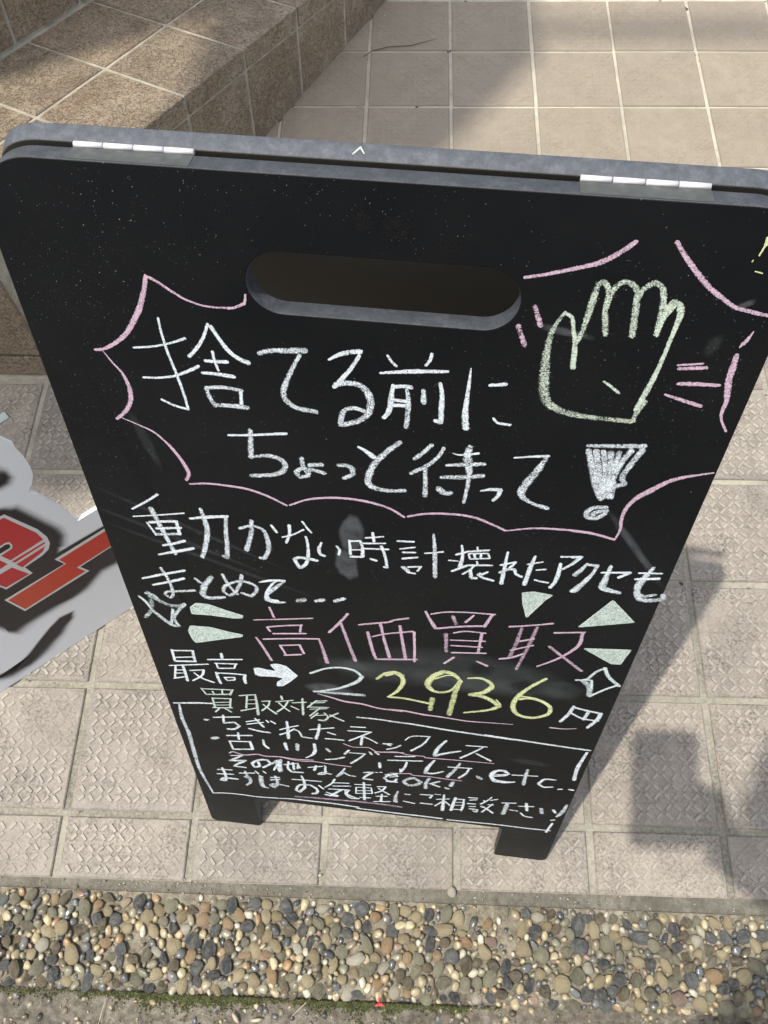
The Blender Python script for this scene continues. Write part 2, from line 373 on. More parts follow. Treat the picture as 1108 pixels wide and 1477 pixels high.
def peb_matrix(x, y, rr):
    el = pr_.choice((1.0, 1.15, 1.3, 1.5, 1.75)); ang = pr_.gauss(math.pi/2, .9)
    a = rr * math.sqrt(el) * 1.03; b_ = rr / math.sqrt(el) * 1.06; c = min(a, b_) * pr_.uniform(.6, .85)
    top = 0.0032 + pr_.gauss(0, .0013)
    z = -0.0035 + top * 1.2 - c * 0.35
    if y < -0.094: z -= (-0.094 - y) * 0.9
    M = Matrix.Translation((x, y, z)) @ Matrix.Rotation(ang, 4, 'Z') @ Matrix.Rotation(pr_.gauss(0, .22), 4, 'X') @ Matrix.Rotation(pr_.gauss(0, .22), 4, 'Y')
    return M @ Matrix.Diagonal((a, b_, c, 1))
def peb_mat():
    return pr_.choices(range(8), PEBW)[0]
k = 0
lowm = [pebble_mesh(100 + s) for s in range(6)]
lowd = [([v.co.copy() for v in m.vertices], [tuple(p.vertices) for p in m.polygons]) for m in lowm]
for x, y, rr in placed:
    M = peb_matrix(x, y, rr)
    if k < 300 and -0.44 < x < 0.5:
        o = obj('pebble', pr_.choice(pm), band, M); o.material_slots[0].link = 'OBJECT'; o.material_slots[0].material = PEB[peb_mat()]; k += 1
    else:
        hi = rr > .0045
        me = pr_.choice(pm) if hi else None
        if hi: Vv = [v.co for v in me.vertices]; Fv = [tuple(p.vertices) for p in me.polygons]
        else: Vv, Fv = pr_.choice(lowd)
        mi = peb_mat(); small.add(Vv, Fv, M); smi += [mi] * len(Fv)
# joined pebbles need an object-free variation: shuffle through the eight stone materials
obj('small_pebbles', mesh('small_pebbles', small.V, small.F, PEB, smooth=True, mi=smi), band, kind='stuff')
# a few standing-out stones seen in the photograph
def lone(name, x, y, rr, el, ang, mat, z=0.0, sc=.7):
    o = obj(name, pm[rnd.randrange(16)], None, Matrix.Translation((x, y, z + rr*sc*.8)) @ Matrix.Rotation(ang, 4, 'Z') @ Matrix.Diagonal((rr*el, rr, rr*sc, 1)))
    o.material_slots[0].link = 'OBJECT'; o.material_slots[0].material = mat; return o
o = lone('pebble', 0.4444, -0.0708, .0052, 1.2, 1.4, PEB[5]); o['label'] = 'cream pebble lying loose on the grey mortar band above the kerb stones'; o['category'] = 'pebble'

# ------------------------------------------------------------------ gutter, moss, litter
def hz(x, y): return 0.0016 * math.sin(x*61 + 3*math.sin(y*47)) + 0.0012 * math.sin(y*133 + x*29)
V = []; F = []; nx, ny = 300, 60
for i in range(nx+1):
    for j in range(ny+1):
        x = -0.9 + 2.6*i/nx; y = -0.075 - 0.5*j/ny
        V.append((x, y, -0.024 + hz(x, y) + rnd.gauss(0, .0005)))
for i in range(nx):
    for j in range(ny):
        a = i*(ny+1)+j; F.append((a, a+1, a+ny+2, a+ny+1))
gut = obj('gutter', mesh('gutter', V, F, [M_GUT], smooth=True), kind='structure')
b = MB(); b.box(-40, 40, -40, -0.50, -0.2, -0.025); b.box(-40, -0.88, -0.52, -0.12, -0.2, -0.0252); b.box(1.68, 40, -0.52, -0.12, -0.2, -0.0252)
b.box(-40, -5.9, -0.13, 40, -0.2, -0.006); b.box(7.9, 40, -0.13, 40, -0.2, -0.006); b.box(-6.0, 8.0, 5.9, 40, -0.2, -0.006)
obj('ground', mesh('ground', b.V, b.F, [mat_cement('street_asphalt', (0.04, 0.04, 0.04), (0.06, 0.06, 0.058), (0.1, 0.1, 0.095))]), kind='structure')
gp = MB(); gmi = []
for _ in range(950):
    x = rnd.uniform(-.2, .95); y = rnd.uniform(-.25, -.182); s = rnd.choice((.0008, .0012, .0018, .0032)) * rnd.uniform(.7, 1.3)
    Vv, Fv = rnd.choice(lowd); M = Matrix.Translation((x, y, -0.0235 + hz(x, y))) @ Matrix.Rotation(rnd.uniform(0, 6), 4, 'Z') @ Matrix.Diagonal((s*1.3, s, s*.7, 1))
    gp.add(Vv, Fv, M); gmi += [rnd.choice((0, 1, 1, 2, 6, 7, 7))] * len(Fv)
obj('gutter_grit', mesh('gutter_grit', gp.V, gp.F, PEB, smooth=True, mi=gmi), gut, kind='stuff')
mm = NT('moss'); mm.col(mm.ramp(mm.noise(120, 4, 0.6, mm.geo()), [(0.3, (0.06, 0.068, 0.024)), (0.6, (0.125, 0.14, 0.05)), (0.8, (0.24, 0.24, 0.11))])); mm.rough(0.9)
ms = MB()
def kerb_edge(x): return -0.070 - 0.1085 - 0.006*(x-0.35)
for (x0, x1, w_) in ((-0.05, 0.025, .010), (0.04, 0.26, .011), (0.10, 0.235, .014), (0.275, 0.46, .010), (0.28, 0.40, .012), (0.02, .5, .003)):
    for _ in range(int((x1-x0)*w_*420000)):
        x = rnd.uniform(x0, x1); t = (x-x0)/(x1-x0); ww = w_ * (0.45 + 0.55*math.sin(math.pi*t)) * (0.75 + .35*math.sin(x*170))
        y = kerb_edge(x) - .002 - abs(rnd.gauss(0, .75)) * ww; z = -0.023 + hz(x, y) + max(0, .008 - abs(y - kerb_edge(x))*.9)
        s = rnd.uniform(.0006, .0015); a = rnd.uniform(0, 6.28)
        tip = (x + rnd.gauss(0, s*.6), y + rnd.gauss(0, s*.6), z + s*1.5)
        n0 = len(ms.V); ms.V += [(x + s*math.cos(a+k*2.094), y + s*math.sin(a+k*2.094), z) for k in range(3)] + [tip]
        ms.F += [(n0, n0+1, n0+3), (n0+1, n0+2, n0+3), (n0+2, n0, n0+3)]
obj('moss', mesh('moss', ms.V, ms.F, [mm.m]), kind='stuff', label='green moss growing in strips along the foot of the pebble kerb', cat='moss')
# bits of dry straw and leaf in the gutter
for (x, y, L, a, w_, c, lab) in ((0.285, -0.186, .014, .75, .0005, (.5, .44, .3), 'thin pale straw lying in the gutter beside the moss'), (0.072, -0.196, .016, 1.4, .0005, (.45, .4, .3), 'pale dry stalk standing near the left end of the gutter'),
                    (0.215, -0.199, .006, -.9, .0022, (.5, .42, .32), 'pale brown leaf scrap in the gutter'), (0.238, -0.2, .006, .15, .0019, (.55, .46, .34), 'cream flake of dry leaf in the gutter next to the brown leaf scrap')):
    b = MB(); dx, dy = math.cos(a)*L, math.sin(a)*L
    z = -0.0195 + hz(x, y)
    b.tube([(x-dx, y-dy, z), (x-dx*.3, y-dy*.35, z+.001), (x+dx*.4, y+dy*.35, z+.0012), (x+dx, y+dy, z)], [w_*.5, w_, w_, w_*.4], 6)
    obj('dry_straw' if w_ < .001 else 'leaf_scrap', mesh('straw', b.V, b.F, [simple('dry_straw', c, .8)], smooth=True), label=lab, cat='litter')
# red plastic scrap standing at the kerb edge
b = MB(); RX, RY, RZ = 0.3682, -0.1805, -0.004
b.tube([(RX, RY+.001, RZ), (RX-.0004, RY+.005, RZ+.006), (RX-.001, RY+.0095, RZ+.013)], [.0016, .0011, .0003], 6)
for a, L in ((3.6, .006), (5.9, .0065), (4.7, .003)):
    b.tube([(RX, RY+.001, RZ), (RX+math.cos(a)*L*.6, RY+math.sin(a)*L*.5, RZ+.001), (RX+math.cos(a)*L, RY+math.sin(a)*L*.7, RZ)], [.0016, .0011, .0004], 6)
obj('plastic_scrap', mesh('plastic_scrap', b.V, b.F, [simple('red_plastic', (.62, .07, .09), .35)], smooth=True), label='small red three-pronged plastic scrap caught at the kerb edge', cat='litter')
# hair-thin twig on the upper floor
b = MB(); b.tube([(0.290, 1.331, .0022), (0.306, 1.346, .003), (0.335, 1.356, .0036), (0.375, 1.361, .0028), (0.424, 1.382, .0022)], [.0005, .0008, .0008, .0007, .0003], 6)
obj('twig', mesh('twig', b.V, b.F, [simple('twig_bark', (.06, .04, .03), .7)], smooth=True), label='thin dark twig lying across a grout line beside the steps', cat='twig')
for x, y, s, c, lab in ((0.3386, 1.272, .0022, (.62, .5, .2), 'small yellow crumb on the shaded tiles near the twig'), (0.325, 1.452, .0016, (.7, .68, .6), 'tiny white crumb at the top of the shaded tiles'),
                 (0.4637, 0.0035, .0018, (.5, .2, .08), 'orange speck in the grout between the two feet of the black sign'), (0.298, -0.058, .0026, (.5, .42, .28), 'buff grit grain on the cut tile left of the sign foot')):
    b = MB(); Vv, Fv = lowd[1]; b.add(Vv, Fv, Matrix.Translation((x, y, .001)) @ Matrix.Diagonal((s, s*.8, s*.5, 1)))
    obj('crumb', mesh('crumb', b.V, b.F, [simple('crumb', c, .8)], smooth=True), label=lab, cat='crumb')

# ------------------------------------------------------------------ entrance steps (local frame: x along nosing, y inwards, z up)
core = MB()
NZ = 0.0022; GWB = .004
X0, X1 = -2.60, 5.4     # in tiles along the nosing, X0 is the corner behind the sign
core.box(X0*PT + NZ, X1*PT, NOSE + NZ, 0.7, -0.34, -NZ)
core.box(X0*PT, X1*PT, BACK - GWB, BACK + .01, -.01, -.0006)
steps = obj('entrance_steps', mesh('entrance_steps', core.V, core.F, [M_SGROUT]), None, STM, kind='structure')
GW = 0.0035
def slab(name, x0, x1, y0, y1, z0, z1, par=steps):
    b = MB(); b.box(x0, x1, y0, y1, z0, z1, bev=0.0012); return obj(name, mesh(name, b.V, b.F, [M_STEP]), par)
def faceslab(name, x0, x1, z0, z1, y, par=steps, M=None):
    """thin tile on a vertical face looking to local -y"""
    e = .001; t = .006
    V = [(x0,y+t,z0),(x1,y+t,z0),(x1,y+t,z1),(x0,y+t,z1),(x0,y+e,z0),(x1,y+e,z0),(x1,y+e,z1),(x0,y+e,z1),(x0+e,y,z0+e),(x1-e,y,z0+e),(x1-e,y,z1-e),(x0+e,y,z1-e)]
    F = [(8,9,10,11),(0,1,5,4),(1,2,6,5),(2,3,7,6),(3,0,4,7),(4,5,9,8),(5,6,10,9),(6,7,11,10),(7,4,8,11)]
    o = obj(name, mesh(name, V, F, [M_STEP]), par)
    if M is not None: o.matrix_local = M
    return o
for i in range(-3, 6):
    x0 = max(i*PT + GW, X0*PT + .0005); x1 = (i+1)*PT - GW
    slab('tread_tile', x0, x1, NOSE, -GW, -0.007, 0); slab('tread_tile', x0, x1, GW, BACK - GW, -0.007, 0.0003)
    faceslab('nosing_tile', x0, x1, -0.033 + .001, -0.0072, NOSE - .0005)
    faceslab('riser_tile', x0, x1, -0.190, -0.033 - GW, NOSE + .001)
    faceslab('riser_tile', x0, x1, -0.33, -0.190 - GW, NOSE + .001)
# upper step
core2 = MB(); core2.box(-9*PT, X1*PT, BACK + NZ + .004, 0.7, -0.01, 0.165 - NZ)
obj('upper_step', mesh('upper_step', core2.V, core2.F, [M_SGROUT]), steps)
for i in range(-8, 6):
    x0 = i*PT + GW - .018; x1 = (i+1)*PT - GW - .018
    faceslab('riser_tile', x0, x1, 0.004, 0.128, BACK + .004); faceslab('nosing_tile', x0, x1, .128 + GW*.6, .158, BACK + .0025)
    slab('tread_tile', x0, x1, BACK + .003, BACK + .15, 0.158, 0.165)
# wing to the left: tread continues over a second block whose front is parallel to the street
WF = 0.615
wm = MB()
def topz(x, y):  # height of the tread plane over the floor
    n = STM.to_3x3() @ Vector((0, 0, 1)); o_ = STM @ Vector((0, 0, 0)); return o_.z - (n.x*(x-o_.x) + n.y*(y-o_.y))/n.z
cor = STM @ Vector((X0*PT, NOSE, 0))
pts = [(-1.6, WF + .003), (cor.x - .001, WF + .003), (cor.x + .02, WF + .06), (-0.30, 1.45), (-1.6, 1.45)]
V = [(x, y, 0.0) for x, y in pts] + [(x, y, topz(x, y) - NZ - .0005) for x, y in pts]
F = [(5, 6, 7, 8, 9), (0, 1, 6, 5), (1, 2, 7, 6), (2, 3, 8, 7), (3, 4, 9, 8), (4, 0, 5, 9)]
wing = obj('wing_core', mesh('wing_core', V, F, [M_SGROUT]), None); wing.parent = steps; wing.matrix_parent_inverse = STM.inverted()
for i in range(0, 9):
    x1 = cor.x - i*PT - (GW*.5 if i else 0.0); x0 = cor.x - (i+1)*PT + GW*.5
    for z0, z1 in ((0.001, 0.043), (0.050, 0.195), (0.201, 0.226)):
        o = faceslab('riser_tile', x0, x1, z0, z1, WF - .004 + (.001 if z0 == 0.001 else 0)); o.matrix_parent_inverse = STM.inverted()
# tread tiles left of the corner: laid in the same grid as the steps
for i in range(-9, -2):
    for (y0, y1) in ((NOSE, -GW), (GW, BACK - GW)):
        x0 = i*PT + GW; x1 = min((i+1)*PT - GW, X0*PT - .004)
        c = STM @ Vector(((x0+x1)/2, (y0+y1)/2, 0))
        if c.y < WF + .085 or x1 - x0 < .01: continue
        slab('tread_tile', x0, x1, y0, y1, -0.004, 0.0006)
# cut tread tiles that meet the street-side edge
b = MB(); xs = [-1.6 + .12*i for i in range(13)]
V = []; F = []
for x in (-1.5, -1.35, -1.2, -1.05, -.9, -.75, -.6, -.45, -.30):
    x0_, x1_ = x + .002, min(x + .148, cor.x - .004)
    bx = [(x0_, WF - .003), (x1_, WF - .003), (x1_, WF + .07), (x0_, WF + .07)]
    n0 = len(V); V += [(a, c, topz(a, c) - .006) for a, c in bx] + [(a, c, topz(a, c) + .0012) for a, c in bx]
    F += [tuple(n0+k for k in f) for f in ((4,5,6,7),(0,1,5,4),(1,2,6,5),(2,3,7,6),(3,0,4,7))]
o = obj('edge_tile', mesh('edge_tile', V, F, [M_STEP]), steps); o.matrix_parent_inverse = STM.inverted()

# ------------------------------------------------------------------ the black A-frame sign
BO = Vector((0.17067726, -0.0031848, 0)); BU = Vector((0.99619021, -0.08720705, 0)); BV = Vector((0.02203844, 0.25175122, 0.96754102)); BN = Vector((-0.0843764, -0.96385489, 0.252714))
BW, BL, BT = 0.3794, 0.7835, 0.0115
def basis(x, y, z, o): return Matrix(((x.x, y.x, z.x, o.x), (x.y, y.y, z.y, o.y), (x.z, y.z, z.z, o.z), (0, 0, 0, 1)))
def arc(cx, cy, r, a0, a1, n=10): return [(cx + r*math.cos(R(a0 + (a1-a0)*i/n)), cy + r*math.sin(R(a0 + (a1-a0)*i/n))) for i in range(n+1)]
def panel(name, L, T, slot=True):
    W_ = BW; ct = 0.0787; lf = .057
    out = arc(.008, .008, .008, 180, 270) + arc(lf - .0045, .004, .004, 270, 360, 5) + arc(lf + .0045, ct - .0045, .0045, 180, 90, 5) \
        + arc(W_ - lf - .0045, ct - .0045, .0045, 90, 0, 5) + arc(W_ - lf + .0035, .004, .004, 180, 270, 5) + arc(W_ - .008, .008, .008, 270, 360) \
        + arc(W_ - .030, L - .030, .030, 0, 90, 14) + arc(.030, L - .030, .030, 90, 180, 14)
    hole = arc(.1230 + .0176, .7270, .0176, 90, 270, 18) + arc(.2568 - .0176, .7270, .0176, 270, 450, 18)
    cu = bpy.data.curves.new(name, 'CURVE'); cu.dimensions = '2D'; cu.fill_mode = 'BOTH'; cu.extrude = T/2 - .0006; cu.bevel_depth = .0006; cu.offset = -.0006; cu.bevel_resolution = 1
    for pl in ((out, hole) if slot else (out,)):
        sp = cu.splines.new('POLY'); sp.points.add(len(pl)-1); sp.use_cyclic_u = True
        for p_, (x, y) in zip(sp.points, pl): p_.co = (x, y, 0, 1)
    tmp = bpy.data.objects.new('tmp', cu); COL.objects.link(tmp)
    dg = bpy.context.evaluated_depsgraph_get(); dg.update()
    me = bpy.data.meshes.new_from_object(tmp.evaluated_get(dg)); bpy.data.objects.remove(tmp)
    me.transform(Matrix.Translation((0, 0, -T/2)))
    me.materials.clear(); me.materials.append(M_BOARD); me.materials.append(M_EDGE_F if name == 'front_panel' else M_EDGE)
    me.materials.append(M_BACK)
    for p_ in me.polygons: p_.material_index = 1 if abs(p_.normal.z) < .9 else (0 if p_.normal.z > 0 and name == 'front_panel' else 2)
    return me
sign = bpy.data.objects.new('chalkboard_sign', None); COL.objects.link(sign); sign.location = (0.36, 0.19, 0)
sign['label'] = 'black A-frame chalkboard with slot handle, covered in white, pink and yellow Japanese chalk writing'; sign['category'] = 'chalkboard sign'
SI = Matrix.Translation((-0.36, -0.19, 0))
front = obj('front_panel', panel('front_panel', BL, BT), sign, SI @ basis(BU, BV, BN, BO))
nh = Vector((-BU.y, BU.x, 0)).normalized(); l2 = 0.25; T2 = 0.0093
V2 = -nh*math.sin(l2) + Vector((0, 0, 1))*math.cos(l2); Z2 = BU.cross(V2)
apex = BO + BV*BL - BN*BT + nh*0.0034; L2 = apex.z/math.cos(l2)
rear = obj('rear_panel', panel('rear_panel', L2, T2), sign, SI @ basis(BU, V2, Z2, apex - V2*L2))
M_HINGE = simple('hinge_steel', (0.88, 0.85, 0.88), 0.42, 0.35, 60, .06)
for s0, s1 in ((.0466, .1031), (.2750, .3314)):
    base = BO + BV*BL - BN*(BT + .0016)
    h = MB(); h.box(s0, s1, BL - .0004, BL + .00025, -BT + .0002, -.0010)      # leaf on the end of the front panel
    hin = obj('hinge', mesh('hinge', h.V, h.F, [simple('hinge_leaf', (.085, .092, .086), .5, .2, 200, .5)]), sign, SI @ basis(BU, BV, BN, BO))
    w_ = (s1 - s0)/4
    for k_ in range(4):
        kn = MB(); kn.tube([(s0 + w_*k_ + .0003, BL + .0008, -BT - .0014), (s0 + w_*(k_+1) - .0003, BL + .0008, -BT - .0014)], .0014, 14)
        me = mesh('knuckle', kn.V, kn.F, [M_HINGE], smooth=False)
        for p_ in me.polygons: p_.use_smooth = len(p_.vertices) == 4
        obj('knuckle', me, hin)

